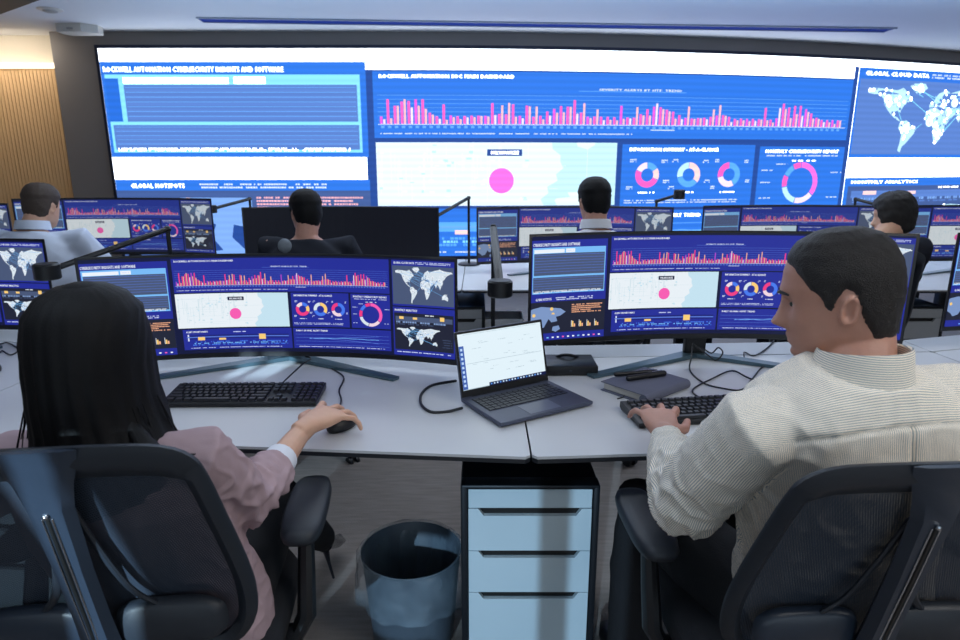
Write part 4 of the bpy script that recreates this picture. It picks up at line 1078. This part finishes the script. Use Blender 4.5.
def add_head(mb, M, nt=48, nz=46):
    rr = []
    for i in range(nz + 1):
        z = .124 * math.cos(PI * i / nz) + .00125 * (1 - math.cos(PI * i / nz)) if False else .124 - .2455 * (1 - math.cos(PI * i / nz)) / 2
        rr.append([head_point(z, 2 * PI * j / nt) for j in range(nt)])
    mb.rings(rr, M)
    for s_ in (-1, 1):   # ears
        E = Matrix.Translation((s_ * -.0745, -.012, -.008)) @ Matrix.Rotation(s_ * R(22), 4, 'Z') @ Matrix.Rotation(R(12), 4, 'X') @ Matrix.Scale(.74, 4)
        e = MB(); pts = []
        for j in range(14):
            a = 2 * PI * j / 14; pts.append((-s_ * (.007 + .004 * math.sin(a)), -.017 * math.cos(a) - .004, .030 * math.sin(a) + (.004 if math.sin(a) > 0 else 0)))
        pts.append(pts[0]); e.tube(pts, .0058, 8); e.ball((s_ * .004, -.002, 0), (.0055, .014, .027), 8); e.ball((-s_ * .005, .002, -.027), (.005, .008, .010), 6); e.ball((-s_ * .006, .012, -.003), (.005, .004, .008), 6)
        mb.add(e.v, e.f, M @ E)
def hair_shell(M, hairline, thick, nt=72, nz=50, seed=1, rough=.0015):
    """hairline(th) -> lowest z where hair grows; closed thin cap"""
    rnd = random.Random(seed); P = []; Q = []; msk = []
    for i in range(nz + 1):
        z = .124 - .2455 * (1 - math.cos(PI * i / nz)) / 2; a = []; b = []; mk = []
        for j in range(nt):
            th = 2 * PI * j / nt; th = th if th <= PI else th - 2 * PI
            d = (z - hairline(abs(th))); m_ = max(0.0, min(1.0, d / .022))
            nn = noise.noise(Vector((math.sin(th) * 9, math.cos(th) * 9, z * 90 + seed))) * rough * 2
            base = head_point(z, th, 0, False)
            up = max(0, z) / .124
            q = head_point(z, th, -.003 + (thick(th, z) + .003 + nn) * m_ ** .6 * (1 - .3 * up), False) + Vector((0, 0, thick(th, z) * up ** 2 * m_ * .9))
            a.append(q); b.append(head_point(z, th, -.005, False)); mk.append(m_ > 0)
        P.append(a); Q.append(b); msk.append(mk)
    v = [p for r_ in P for p in r_] + [p for r_ in Q for p in r_]; o = (nz + 1) * nt; f = []
    for i in range(nz):
        for j in range(nt):
            k = (j + 1) % nt
            if msk[i][j] and msk[i][k]:
                q = (i * nt + j, i * nt + k, (i + 1) * nt + k, (i + 1) * nt + j); f.append(q)
    mb = MB(); mb.add(v, f, M)
    # crown cap
    mb.f.append(tuple(range(nt)))
    used = sorted({i for q in mb.f for i in q}); mp = {a: b for b, a in enumerate(used)}
    mb.v = [mb.v[i] for i in used]; mb.f = [tuple(mp[i] for i in q) for q in mb.f]
    return mb
def add_hand(mb, wrist, fwd, up, thumb, curl=(.35, .35, .4, .45), spread=.10, sc=1.0, tcurl=.3):
    """thumb: +1 thumb on the right of fwd when up is up, -1 on the left"""
    f = Vector(fwd).normalized(); u = Vector(up); u = (u - f * u.dot(f)).normalized(); s_ = f.cross(u).normalized() * thumb
    w_ = Vector(wrist)
    mb.loft([(w_ - f * .03 * sc, s_ * .021 * sc, u * .016 * sc), (w_ + f * .008 * sc, s_ * .026 * sc, u * .018 * sc), (w_ + f * .04 * sc, s_ * .036 * sc, u * .016 * sc), (w_ + f * .07 * sc, s_ * .040 * sc, u * .0145 * sc),
             (w_ + f * .088 * sc, s_ * .040 * sc, u * .012 * sc), (w_ + f * .096 * sc, s_ * .034 * sc, u * .008 * sc)], 20, 2.5)
    L_ = [(.042, .026, .021), (.047, .030, .022), (.043, .028, .021), (.034, .021, .018)]
    for k in range(4):
        o = (1.5 - k) * .0218
        base = w_ + f * (.084 - .004 * abs(k - 1.2)) * sc + s_ * o * sc
        an = spread * (1.5 - k); d = (f * math.cos(an) + s_ * math.sin(an)).normalized()
        c_ = curl[k]; a = c_ * .5; pts = [base - d * .012 * sc + u * .001, base + u * .002 * sc]; p = base + u * .002 * sc
        for q, l in enumerate(L_[k]):
            a += (0, c_ * 1.0, c_ * .7)[q]
            p = p + (d * math.cos(a) - u * math.sin(a)) * l * sc; pts.append(p)
        r0 = (.0084 - (.0012 if k == 3 else 0)) * sc
        mb.tube(pts, [r0 * 1.05, r0 * 1.06, r0, r0 * .93, r0 * .80], 10)
    b = w_ + f * .022 * sc + s_ * .024 * sc - u * .004 * sc
    d1 = (f * .62 + s_ * .74 - u * .25).normalized(); d2 = (f * (.85) + s_ * (.42 - tcurl * .3) - u * .22).normalized()
    mb.tube([b, b + d1 * .038 * sc, b + d1 * .038 * sc + d2 * .030 * sc, b + d1 * .038 * sc + d2 * .054 * sc], [.0150 * sc, .0118 * sc, .0098 * sc, .0082 * sc], 10)
def seglen(a, b): return (Vector(b) - Vector(a)).length
def V(*a): return Vector(a)

def torso(mb, pel, chest, neck, lat, infl=0.0, wsc=1.0, drop=0.0, bot=True, dsc=1.0, shw=.165):
    """sections from hips to neck; lat = unit vector to the person's right"""
    pel, chest, neck, lat = V(*pel), V(*chest), V(*neck), V(*lat).normalized()
    up1 = (chest - pel).normalized(); up2 = (neck - chest).normalized()
    def fw(u): return u.cross(lat).normalized()
    S = []
    def sec(c, hw, hd, u): S.append((c, lat * (hw + infl) * wsc, fw(u) * (hd + infl) * dsc))
    if bot: sec(pel - up1 * (.06 + drop), .150, .105, up1)
    sec(pel, .168, .118, up1); sec(pel.lerp(chest, .33), .155, .112, up1); sec(pel.lerp(chest, .66), .158, .116, up1)
    sec(chest, .170, .122, (up1 + up2).normalized()); sec(chest.lerp(neck, .45), .176, .112, up2)
    sec(chest.lerp(neck, .68), shw, .095, up2); sec(chest.lerp(neck, .84), shw * .72, .078, up2); sec(chest.lerp(neck, .97), .075, .062, up2)
    mb.loft(S, 28, 2.4)
def limb(mb, pts, rad, n=14, flat=1.0): mb.tube(pts, rad, n)

def eyes(M, t, lidm):
    for s_ in (-1, 1):
        p = M @ head_point(.000, s_ * .36, -.0075); e = MB().ball((0, 0, 0), .0105, 8, Matrix.Translation(p)); obj('eyeball', e, mat('eye_white', (214, 210, 206), .2), t, ang=180)
        q = M @ head_point(.000, s_ * .36, .0018); e = MB().ball((0, 0, 0), .0045, 6, Matrix.Translation(q)); obj('iris', e, mat('iris', (60, 66, 60), .2), t, ang=180)
        b = MB(); b.tube([M @ head_point(.022 + .003 * math.sin(a * 3), s_ * (.14 + a * .42), .002) for a in (0, .33, .66, 1)], [.0030, .0035, .003, .0018], 7); obj('eyebrow', b, lidm, t)

# ---- the man in the striped shirt ---------------------------------
def stripe_attr(me, fn):
    n = len(me.vertices); co = np.empty(n * 3, 'f'); me.vertices.foreach_get('co', co); co = co.reshape(-1, 3)
    a = me.attributes.new('st', 'FLOAT', 'POINT'); a.data.foreach_set('value', fn(co).astype('f'))
def seg_param(co, a, b):
    a = np.array(a); b = np.array(b); d = b - a; L = np.linalg.norm(d); d = d / L
    t = (co - a) @ d; q = a + np.clip(t, 0, L)[:, None] * d; r = co - q
    return t / L, np.linalg.norm(r, axis=1), r, d
def noise_fold(segs, amp, freq=26, seed=0, base=.0):
    """wrinkles that run across the limbs and gather near the joints"""
    rs = np.random.RandomState(seed); ks = rs.uniform(-1, 1, (7, 3)); ks /= np.linalg.norm(ks, axis=1)[:, None]; ph = rs.uniform(0, 6, 7); fr = rs.uniform(.55, 1.5, 7) * freq
    def f(co, no):
        d = np.zeros(len(co))
        w1 = sum(np.sin(co @ k * q + p) for k, q, p in zip(ks, fr, ph)) / 7
        w2 = sum(np.sin(co @ k[[1, 2, 0]] * q * 2.3 + p + 2 * w1) for k, q, p in zip(ks, fr, ph)) / 7
        wt = np.full(len(co), base)
        for c_, rad, s_ in segs:
            wt = np.maximum(wt, s_ * np.exp(-(np.linalg.norm(co - np.array(c_), axis=1) / rad) ** 2))
        rdg = 1 - np.minimum(1.6, np.abs(w1) * 6)
        return amp * wt * (rdg + .8 * w2)
    return f

def person(label, group, origin):
    return thing('person', label, 'person', origin, 0, group)

def man():
    o0 = V(.70, 1.12, 0)
    t = person('man with short dark hair in striped shirt typing at right', 'people at the desks', o0)
    I = Matrix.Translation(-o0)
    HM = frame_of((.633, 1.105, 1.187), R(60), R(10), R(-3), .95)
    lat = (.978, .208, 0)
    pel, ches, nk = (.70, 1.12, .56), (.675, 1.085, .88), (.650, 1.035, 1.092)
    shL, shR = V(.468, 1.005, .985), V(.865, 1.10, 1.0)
    elL, elR = V(.412, 1.150, .765), V(.985, 1.30, .77)
    wrL, wrR = V(.428, 1.355, .800), V(.845, 1.545, .79)
    haL, haR = V(.06, 1.0, .20), V(-.35, 1.0, -.05)
    hip = [V(.60, 1.10, .54), V(.80, 1.14, .54)]; knee = [V(.42, 1.50, .545), V(.76, 1.58, .55)]; ank = [V(.42, 1.52, .10), V(.74, 1.62, .10)]
    b = MB(); add_head(b, HM, 60, 56)
    hb_ = HM @ V(0, -.035, -.055)
    b.loft([(V(.655, 1.040, 1.02), V(.066, .01, 0), V(0, .062, 0)), (V(.658, 1.050, 1.07), V(.060, .01, 0), V(0, .058, .01)), (V(.661, 1.066, 1.105), V(.055, 0, 0), V(0, .055, .01)), (hb_, V(.051, 0, 0), V(0, .052, .01)), (HM @ V(0, -.038, .0), V(.045, 0, 0), V(0, .045, 0))], 24)
    torso(b, pel, ches, (nk[0], nk[1] + .01, nk[2] - .03), lat, -.018)
    for s_, e, w_, h, th in ((shL, elL, wrL, haL, 1), (shR, elR, wrR, haR, -1)):
        b.tube([V(*nk).lerp(s_, .45) - V(0, 0, .055), s_ - V(0, 0, .01) , s_.lerp(e, .5), e], [.045, .045, .046, .040], 14)
        b.tube([e, e.lerp(w_, .35), w_, w_ + h.normalized() * .035], [.041, .043, .029, .024], 14)
        add_hand(b, w_ + h.normalized() * .02, h, (0, .1, 1), th, (.46, .44, .46, .52), .26, 1.08)
    for h_, k_, a_ in zip(hip, knee, ank): b.tube([h_, h_.lerp(k_, .5), k_, k_.lerp(a_, .4), a_], [.085, .075, .058, .054, .036], 12)
    me = finish(b, .0031, 4, name='body'); me.transform(I); obj('body', me, SKIN, t, ang=180)
    # hair
    def hl(a):
        a = math.degrees(a)
        for (a0, z0), (a1, z1) in zip(HLm, HLm[1:]):
            if a0 <= a <= a1: return z0 + (z1 - z0) * (a - a0) / (a1 - a0)
        return -.06
    HLm = [(0, .078), (35, .070), (50, .050), (60, .030), (70, .020), (76, -.006), (84, -.012), (90, .010), (100, .030), (110, .020), (118, -.030), (135, -.074), (180, -.094)]
    h = hair_shell(I @ HM, hl, lambda th, z: .008 if z > .04 else .0035 + .003 * max(0, min(1, (z + .05) / .09)), 96, 60, 3, .0012); obj('hair', h, HAIRD, t, ang=180, label='short dark brown hair')
    eyes(I @ HM, t, HAIRD)
    # shirt
    s = MB(); torso(s, (.70, 1.12, .58), (.672, 1.080, .88), (.650, 1.035, 1.088), lat, .018, 1.06, .07, shw=.172)
    for sh, e, w_, sgn in ((shL, elL, wrL, -1), (shR, elR, wrR, 1)):
        n_ = V(*nk)
        s.tube([n_.lerp(sh, .35) - V(0, 0, .045), sh + V(sgn * .004, 0, -.006), sh.lerp(e, .5) + V(sgn * .006, 0, -.004), e + V(0, .0, -.004)], [.060, .074, .072, .066], 20)
        s.tube([e + V(0, 0, -.004), e.lerp(w_, .35) + V(0, 0, -.002), e.lerp(w_, .72), w_ - (w_ - e).normalized() * .012], [.068, .066, .052, .040], 20)
        c0 = w_ - (w_ - e).normalized() * .045; c1 = w_ + (w_ - e).normalized() * .012
        s.tube([c0, c1], [.0395, .0385], 20, caps='flat')
    shoulders = [(tuple(elL), .13, 1.0), (tuple(elR), .12, 1.0), (tuple(shL.lerp(elL, .15) + V(.07, 0, -.10)), .10, .7), ((.52, 1.02, .74), .15, .9), (tuple(wrL - V(0, .06, 0)), .07, .6)]
    me = finish(s, .0045, 7, noise_fold(shoulders, .010, 78, 4, .12), 'shirt')
    # pleat and yoke seam pressed into the back
    n = len(me.vertices); co = np.empty(n * 3, 'f'); me.vertices.foreach_get('co', co); co = co.reshape(-1, 3)
    lx = (co - np.array((.665, 1.05, 0))) @ np.array(lat); back = (co[:, 1] < 1.06 + .2 * lx) & (np.abs(lx) < .18)
    zy = 1.012 - .10 * lx ** 2 * 8
    d = -.0035 * np.exp(-((co[:, 2] - zy) / .004) ** 2) * back - .007 * np.exp(-((lx - .002) / .005) ** 2) * (co[:, 2] < zy) * (co[:, 2] > .80) * back
    no = np.empty(n * 3, 'f'); me.vertex_normals.foreach_get('vector', no); co += no.reshape(-1, 3) * d[:, None]
    me.vertices.foreach_set('co', co.ravel()); me.update()
    def st(co):
        lx = (co - np.array((.665, 1.05, 0))) @ np.array(lat)
        zy = 1.012 - .8 * lx ** 2
        ly = (co - np.array((.665, 1.05, 0))) @ np.array((-lat[1], lat[0], 0))
        yoke = np.arctan2(co[:, 2] - .90, -(ly - .07)) * .20
        out = np.where(co[:, 2] > zy, yoke, lx + np.sign(lx) * (ly + .12) * np.clip((np.abs(lx) - .04) / .10, 0, 1))
        for sh, e, w_ in ((shL, elL, wrL), (shR, elR, wrR)):
            t1, r1, v1, d1 = seg_param(co, sh, e); t2, r2, v2, d2 = seg_param(co, e, w_)
            side = np.sign((V(*lat).dot(sh - V(.665, 1.05, 0))))
            tor = (lx / .185) ** 2 + ((ly - .03) / .15) ** 2 < 1.12
            m1_ = (r1 < .080) & (t1 > .02) & (lx * side > .13) & (~tor | (lx * side > .172))
            m2_ = (r2 < .10) & (t2 > .0) & ~tor
            for mk, v_, d_ in ((m1_, v1, d1), (m2_ & (r2 < r1), v2, d2)):
                ax = np.cross(d_, (0, 0, 1.0)); ax /= np.linalg.norm(ax); ay = np.cross(d_, ax)
                out = np.where(mk, np.arctan2(v_ @ ay, v_ @ ax) * .066, out)
        return out
    stripe_attr(me, st); me.transform(I)
    sh_o = obj('shirt', me, SHIRT, t, ang=180)
    # collar: folded band round the neck, open at the throat
    col = MB(); rr = []; A = V(.650, 1.040, 1.092); nn = 36
    for i in range(nn + 1):
        a = R(-148 + 296 * i / nn); face = R(64 * .45)
        dirv = V(math.sin(a), -math.cos(a), 0); dirv.rotate(Matrix.Rotation(face, 3, 'Z')); bk = math.cos(a)
        c0 = A + V(dirv.x * .069, dirv.y * .070, 0) + V(0, 0, -.030 + .006 * bk)
        top = A + V(dirv.x * .066, dirv.y * .067, 0) + V(0, 0, .020 + .010 * bk)
        out_ = A + V(dirv.x * .078, dirv.y * .079, 0) + V(0, 0, -.022 - .004 * bk)
        rr.append([c0, c0.lerp(top, .5), top, top + dirv * .004 + V(0, 0, .002), top + dirv * .006 - V(0, 0, .004), (top + dirv * .006).lerp(out_, .6), out_ + dirv * .002, out_ - dirv * .004])
    col.rings(rr); cm = mesh_of('collar', col); stripe_attr(cm, lambda co: co[:, 2]); cm.transform(I); obj('collar', cm, SHIRT, t, ang=50)
    cf = MB()
    # trousers and shoes
    p = MB(); torso(p, (.70, 1.12, .55), (.69, 1.11, .78), (.68, 1.1, .9), lat, .004, 1.04)
    p.v = [q for q in p.v]
    tr = MB(); tr.loft([(V(.70, 1.12, .47), V(.17, .03, 0), V(-.02, .12, 0)), (V(.70, 1.12, .53), V(.185, .03, 0), V(-.02, .135, 0)), (V(.70, 1.12, .66), V(.172, .03, 0), V(-.02, .125, 0))], 24)
    for h_, k_, a_ in zip(hip, knee, ank): tr.tube([h_, h_.lerp(k_, .5), k_, k_.lerp(a_, .4), a_], [.100, .092, .076, .070, .064], 18)
    me = finish(tr, .008, 5, noise_fold([(tuple(k_), .12, 1.0) for k_ in knee] + [(tuple(h_), .14, 1.0) for h_ in hip], .008, 30, 2, .2), 'trousers'); me.transform(I); obj('trousers', me, BLACKCLOTH, t, ang=180)
    for k_, a_ in zip(knee, ank): shoe(t, a_, (-.1, 1, 0), I)
    return t
def shoe(t, ank_, fwd, I, m_=None):
    f = V(*fwd).normalized(); s_ = V(f.y, -f.x, 0); a_ = V(ank_.x, ank_.y, 0); m = MB()
    m.loft([(a_ - f * .075 + V(0, 0, .035), s_ * .020, V(0, 0, .030)), (a_ - f * .06 + V(0, 0, .045), s_ * .036, V(0, 0, .044)), (a_ + V(0, 0, .050), s_ * .040, V(0, 0, .049)), (a_ + f * .07 + V(0, 0, .036), s_ * .044, V(0, 0, .035)), (a_ + f * .14 + V(0, 0, .028), s_ * .046, V(0, 0, .027)), (a_ + f * .185 + V(0, 0, .022), s_ * .030, V(0, 0, .020)), (a_ + f * .195 + V(0, 0, .018), s_ * .012, V(0, 0, .012))], 18, 2.4, I)
    obj('shoe', m, BLACKP, t, ang=60)
man()

# ---- the woman with long black hair -------------------------------
def woman():
    o0 = V(-.62, 1.08, 0)
    t = person('woman with long black hair and pink jacket using the mouse at left', 'people at the desks', o0)
    I = Matrix.Translation(-o0)
    HM = frame_of((-.670, 1.065, 1.080), R(-4), R(8), 0, .93)
    lat = (.996, -.02, 0)
    pel, ches, nk = (-.60, 1.10, .55), (-.63, 1.055, .80), (-.645, 1.03, .955)
    shL, shR = V(-.815, 1.03, .905), V(-.482, 1.03, .915)
    elL, elR = V(-.98, 1.22, .75), V(-.460, 1.150, .765)
    wrL, wrR = V(-.97, 1.44, .785), V(-.425, 1.390, .797)
    haL, haR = V(.2, 1.0, -.1), V(.50, 1.0, .02)
    hip = [V(-.69, 1.10, .53), V(-.52, 1.10, .53)]; knee = [V(-.72, 1.52, .55), V(-.54, 1.54, .55)]; ank = [V(-.78, 1.72, .14), V(-.525, 1.93, .17)]
    b = MB(); add_head(b, HM, 48, 46)
    b.tube([V(-.645, 1.03, .90), V(-.648, 1.035, .97), HM @ V(0, -.03, -.03)], [.052, .047, .046], 18)
    torso(b, pel, ches, nk, lat, -.018, .92)
    for s_, e, w_, h, th in ((shL, elL, wrL, haL, 1), (shR, elR, wrR, haR, -1)):
        b.tube([V(*nk).lerp(s_, .4) - V(0, 0, .03), s_, s_.lerp(e, .5), e], [.045, .040, .037, .033], 14)
        b.tube([e, e.lerp(w_, .35), w_, w_ + h.normalized() * .045 + V(0, 0, .010)], [.034, .035, .0245, .021], 14)
        add_hand(b, w_ + h.normalized() * .030 + V(0, 0, .012), h, (-.10, -.50, 1), th, (.34, .40, .46, .54), .34, 1.06, .1)
    for h_, k_, a_ in zip(hip, knee, ank): b.tube([h_, h_.lerp(k_, .5), k_, k_.lerp(a_, .35), a_], [.075, .066, .050, .047, .028], 12)
    me = finish(b, .0034, 3, name='body'); me.transform(I); obj('body', me, SKIN2, t, ang=180)
    eyes(I @ HM, t, HAIRB)
    # long straight hair: curtain round back and sides, closed over the crown
    hc = V(-.670, 1.055, 0)
    secs = [(1.222, .012, .014, 180, 0, .0), (1.217, .040, .046, 180, 0, .0), (1.202, .066, .074, 180, 0, 0), (1.175, .086, .098, 165, 0, 0), (1.135, .092, .110, 138, 0, 0), (1.085, .094, .116, 122, 0, 0), (1.03, .096, .118, 118, 0, 0),
            (.99, .101, .120, 112, .006, -.002), (.96, .108, .122, 106, .012, -.008), (.93, .120, .124, 102, .022, -.014), (.905, .136, .124, 98, .034, -.016), (.88, .142, .120, 92, .036, -.016), (.85, .136, .114, 86, .030, -.014), (.81, .115, .105, 76, .02, -.010)]
    rr = []; n = 90
    for k, (z, rx, ry, sp, dx, dy) in enumerate(secs):
        out = []; inn = []
        for j in range(n + 1):
            a = R(-sp + 2 * sp * j / n); g = 1 + .014 * math.sin(a * 23 + .5 * math.sin(k * .9)) + .008 * math.sin(a * 57 + k * .3)
            if z < .82: g += .03 * math.sin(a * 11)
            x, y = math.sin(a), -math.cos(a)
            out.append(hc + V(x * rx * g + dx, y * ry * g + dy, z)); inn.append(hc + V(x * rx * .86 + dx, y * ry * .86 + dy, z - (.004 if k < 2 else 0)))
        rr.append(out + inn[::-1])
    hm = MB().rings(rr, I)
    lock = [(V(-.590, 1.00, 1.00), .012), (V(-.560, .985, .965), .018), (V(-.530, .972, .950), .016), (V(-.500, .970, .948), .009), (V(-.472, .975, .950), .002)]
    hm.tube([q[0] for q in lock], [q[1] for q in lock], 12, I, flat=.55)
    hm.ball((-.670, 1.055, 1.212), (.034, .040, .0125), 8, I)
    rnd = random.Random(5)
    for i in range(16):
        a = R(rnd.uniform(-100, -60)) if i < 11 else R(rnd.uniform(60, 95)); r_ = rnd.uniform(.112, .128)
        hm.tube([hc + V(math.sin(a) * .102, -math.cos(a) * .115, 1.02), hc + V(math.sin(a) * (r_ + .006), -math.cos(a) * .122, .94), hc + V(math.sin(a) * (r_ + .022), -math.cos(a) * .125, .86 + rnd.uniform(-.02, .03))], [.0012, .001, .0006], 4, I)
    obj('hair', hm, HAIRB, t, ang=180, label='long straight black hair')
    # jacket
    s = MB(); torso(s, (-.60, 1.10, .57), (-.63, 1.055, .80), (-.645, 1.03, .945), lat, .012, .98, .10, shw=.160)
    for sh, e, w_, sgn in ((shL, elL, wrL, -1), (shR, elR, wrR, 1)):
        s.tube([V(*nk).lerp(sh, .4) - V(0, 0, .035), sh, sh.lerp(e, .5), e], [.052, .060, .054, .050], 20)
        s.tube([e, e.lerp(w_, .35), w_ - (w_ - e).normalized() * .128], [.051, .050, .0445], 20, caps='flat')
    me = finish(s, .0045, 6, noise_fold([(tuple(elR), .13, 1.1), (tuple(elL), .12, 1.0), (tuple(shR.lerp(elR, .5)), .10, .8), ((-.50, 1.06, .66), .12, .8)], .0085, 80, 8, .12), 'jacket'); me.transform(I)
    obj('jacket', me, PINKJ, t, ang=180)
    for e, w_ in ((elL, wrL), (elR, wrR)):
        d = (w_ - e).normalized(); obj('shirt_cuff', MB().tube([w_ - d * .150, w_ - d * .092, w_ - d * .088], [.0400, .036, .033], 20, I, caps='flat'), WHITEC, t, label='white shirt cuff')
    col = MB()
    col.tube([V(-.60, .985, .958), V(-.645, .970, .966), V(-.69, .985, .958)], .010, 10, I); obj('jacket_collar', col, PINKJ, t)
    tr = MB(); tr.loft([(V(-.60, 1.10, .47), V(.15, 0, 0), V(0, .11, 0)), (V(-.60, 1.10, .53), V(.168, 0, 0), V(0, .125, 0)), (V(-.60, 1.10, .64), V(.15, 0, 0), V(0, .11, 0))], 24)
    for h_, k_, a_ in zip(hip, knee, ank): tr.tube([h_, h_.lerp(k_, .5), k_, k_.lerp(a_, .4), k_.lerp(a_, .9)], [.088, .080, .064, .056, .046], 16)
    me = finish(tr, .009, 5, name='trousers'); me.transform(I); obj('trousers', me, BLACKCLOTH, t, ang=180)
    shoe(t, ank[0], (0, 1, 0), I)
    # the heeled shoe that shows beyond the desk edge, sole towards the camera
    hs = MB(); a_ = V(-.530, 1.97, .105)
    hs.loft([(a_ + V(.000, -.045, .060), V(.016, 0, 0), V(0, .006, .012)), (a_ + V(0, -.036, .050), V(.028, 0, 0), V(0, .014, .024)), (a_ + V(0, .010, .030), V(.028, 0, 0), V(0, .010, .024)), (a_ + V(.0, .07, -.015), V(.036, 0, 0), V(0, .010, .018)), (a_ + V(.0, .13, -.045), V(.034, 0, 0), V(0, .006, .014)), (a_ + V(0, .175, -.052), V(.010, 0, 0), V(0, .003, .006))], 18, 2, I)
    sho = obj('shoe', hs, mat('patent_black', (20, 26, 38), .2, coat=.6), t, label='dark high-heeled shoe')
    obj('heel', MB().tube([a_ + V(.002, -.036, .035), a_ + V(.010, -.034, -.02), a_ + V(.022, -.030, -.085)], [.013, .006, .0045], 10, I), mat('patent_black', (20, 26, 38)), sho)
woman()

# ---- the four people of the second row -----------------------------
def far_person(label, head, yaw, cloth_m, hair_m, hair_kind, lean=(0, 0), hy=1.0, arms=None, lat=(1, 0, 0), wsc=1.0, skin=SKIN, collar=False, drop=.0, pitch=8, nl=.112, sd=.055):
    H_ = V(*head); o0 = V(H_.x + lean[0], H_.y + lean[1] , 0); t = person(label, 'people at the desks', o0); I = Matrix.Translation(-o0)
    HM = frame_of(head, R(yaw), R(pitch), 0, hy)
    nk = V(H_.x + lean[0] * .3, H_.y - .035 + lean[1] * .3, H_.z - nl * hy - drop * .2); ches = V(H_.x + lean[0] * .75, nk.y + lean[1] * .4 - .01, H_.z - .34 - drop); pel = V(H_.x + lean[0], H_.y + lean[1], .56)
    L_ = V(*lat); sh = [nk - L_ * .185 * wsc - V(0, 0, sd), nk + L_ * .185 * wsc - V(0, 0, sd)]
    el = [sh[0] + V(-.05, .16, -.22), sh[1] + V(.05, .16, -.22)]; wr = [V(el[0].x + .06, 3.52, .785), V(el[1].x - .06, 3.52, .785)]
    if arms: el, wr = arms(sh, el, wr)
    b = MB(); add_head(b, HM, 32, 30); b.tube([nk - V(0, 0, .06), nk, HM @ V(0, -.03, -.03)], [.06, .054, .052], 14)
    torso(b, pel, ches, nk, lat, -.015)
    for s_, e, w_, th in ((sh[0], el[0], wr[0], 1), (sh[1], el[1], wr[1], -1)):
        b.tube([s_, s_.lerp(e, .5), e], [.045, .042, .036], 10); b.tube([e, e.lerp(w_, .35), w_], [.037, .037, .026], 10)
        add_hand(b, w_ + V(0, .02, 0), (0, 1, -.08), (0, .1, 1), th, (.3, .3, .35, .4), .1, .95)
    hip = [pel + V(-.09, 0, -.02), pel + V(.09, 0, -.02)]; knee = [h + V(-.03, .44, .01) for h in hip]; ank = [k + V(0, .05, -.44) for k in knee]
    for h_, k_, a_ in zip(hip, knee, ank): b.tube([h_, k_, a_], [.075, .055, .035], 10)
    me = finish(b, .006, 2, name='body'); me.transform(I); obj('body', me, skin, t, ang=180)
    if hair_kind == 'short':
        HL = [(0, .078), (45, .055), (68, .02), (80, -.015), (90, .015), (105, .02), (120, -.045), (150, -.075), (180, -.088)]
        def hl(a):
            a = math.degrees(a)
            for (a0, z0), (a1, z1) in zip(HL, HL[1:]):
                if a0 <= a <= a1: return z0 + (z1 - z0) * (a - a0) / (a1 - a0)
            return -.06
        h = hair_shell(I @ HM, hl, lambda th, z: .014 if z > .05 else .008, 60, 36, 7, .002)
    else:
        def hl(a): return .07 - .15 * min(1, max(0, (math.degrees(a) - 30) / 30)) - .02
        h = hair_shell(I @ HM, hl, lambda th, z: .020 + .006 * noise.noise(V(th * 3, z * 40, 2)), 60, 36, 9, .003)
    obj('hair', h, hair_m, t, ang=180)
    s = MB(); torso(s, pel + V(0, 0, .02), ches, nk - V(0, 0, .012), lat, .012, 1.04 * wsc, .05, shw=.168)
    for s_, e, w_ in zip(sh, el, wr):
        s.tube([nk.lerp(s_, .4) - V(0, 0, .05), s_, s_.lerp(e, .5), e], [.056, .066, .062, .056], 14); s.tube([e, e.lerp(w_, .4), w_ - (w_ - e).normalized() * .01], [.058, .055, .036], 14)
    me = finish(s, .009, 6, noise_fold([(tuple(e), .13, 1) for e in el] + [(tuple(ches), .2, .6)], .010, 24, 3, .3), 'shirt'); me.transform(I); obj('shirt', me, cloth_m, t, ang=180)
    if collar:
        cc = MB().lathe([(.062, -.02), (.064, .022), (.070, .024), (.078, -.018)], 24, I @ Matrix.Translation(nk + V(0, 0, .012)) @ Matrix.Rotation(R(-8), 4, 'X')); obj('collar', cc, cloth_m, t)
    tr = MB(); tr.loft([(pel - V(0, 0, .08), V(.16, 0, 0), V(0, .12, 0)), (pel, V(.18, 0, 0), V(0, .13, 0)), (pel + V(0, 0, .1), V(.165, 0, 0), V(0, .12, 0))], 18)
    for h_, k_, a_ in zip(hip, knee, ank): tr.tube([h_, k_, k_.lerp(a_, .5), a_], [.095, .075, .065, .06], 12)
    me = finish(tr, .014, 4, name='trousers'); me.transform(I); obj('trousers', me, BLACKCLOTH, t, ang=180)
    for a_ in ank: shoe(t, a_, (0, 1, 0), I)
    return t
far_person('man with cropped brown hair in pale white shirt, second row at left', (-2.135, 3.16, 1.205), -4, LIGHTC, HAIRL, 'short', (-.05, -.10), .86, wsc=1.16, collar=True, skin=SKIN2)
far_person('dark-haired man in dark jacket before the black monitor', (-.838, 3.12, 1.175), 28, DARKC, HAIRB, 'short', (.03, -.06), .88)
far_person('man with black hair and white collar, seen over the right front monitor', (.553, 3.14, 1.228), 6, WHITEC, HAIRB, 'short', (0, -.08), .90, collar=True, nl=.125, sd=.095)
far_person('short-haired person in black at right before the second-row monitors', (1.995, 3.12, 1.165), 62, DARKC, HAIRD, 'bob', (-.22, -.04), .84, skin=SKIN2)
dup(ch1, (-2.30, 2.96, -.12), R(10), 'black mesh office chair under the man in white shirt')
dup(ch1, (-.81, 3.10, -.03), R(4), 'black mesh office chair under the dark-jacketed man')
dup(ch1, (.56, 3.08, 0), R(-3), 'black mesh office chair under the man with white collar')
dup(ch1, (1.80, 3.16, 0), R(-6), 'black mesh office chair with slanted back showing right of the big monitor')
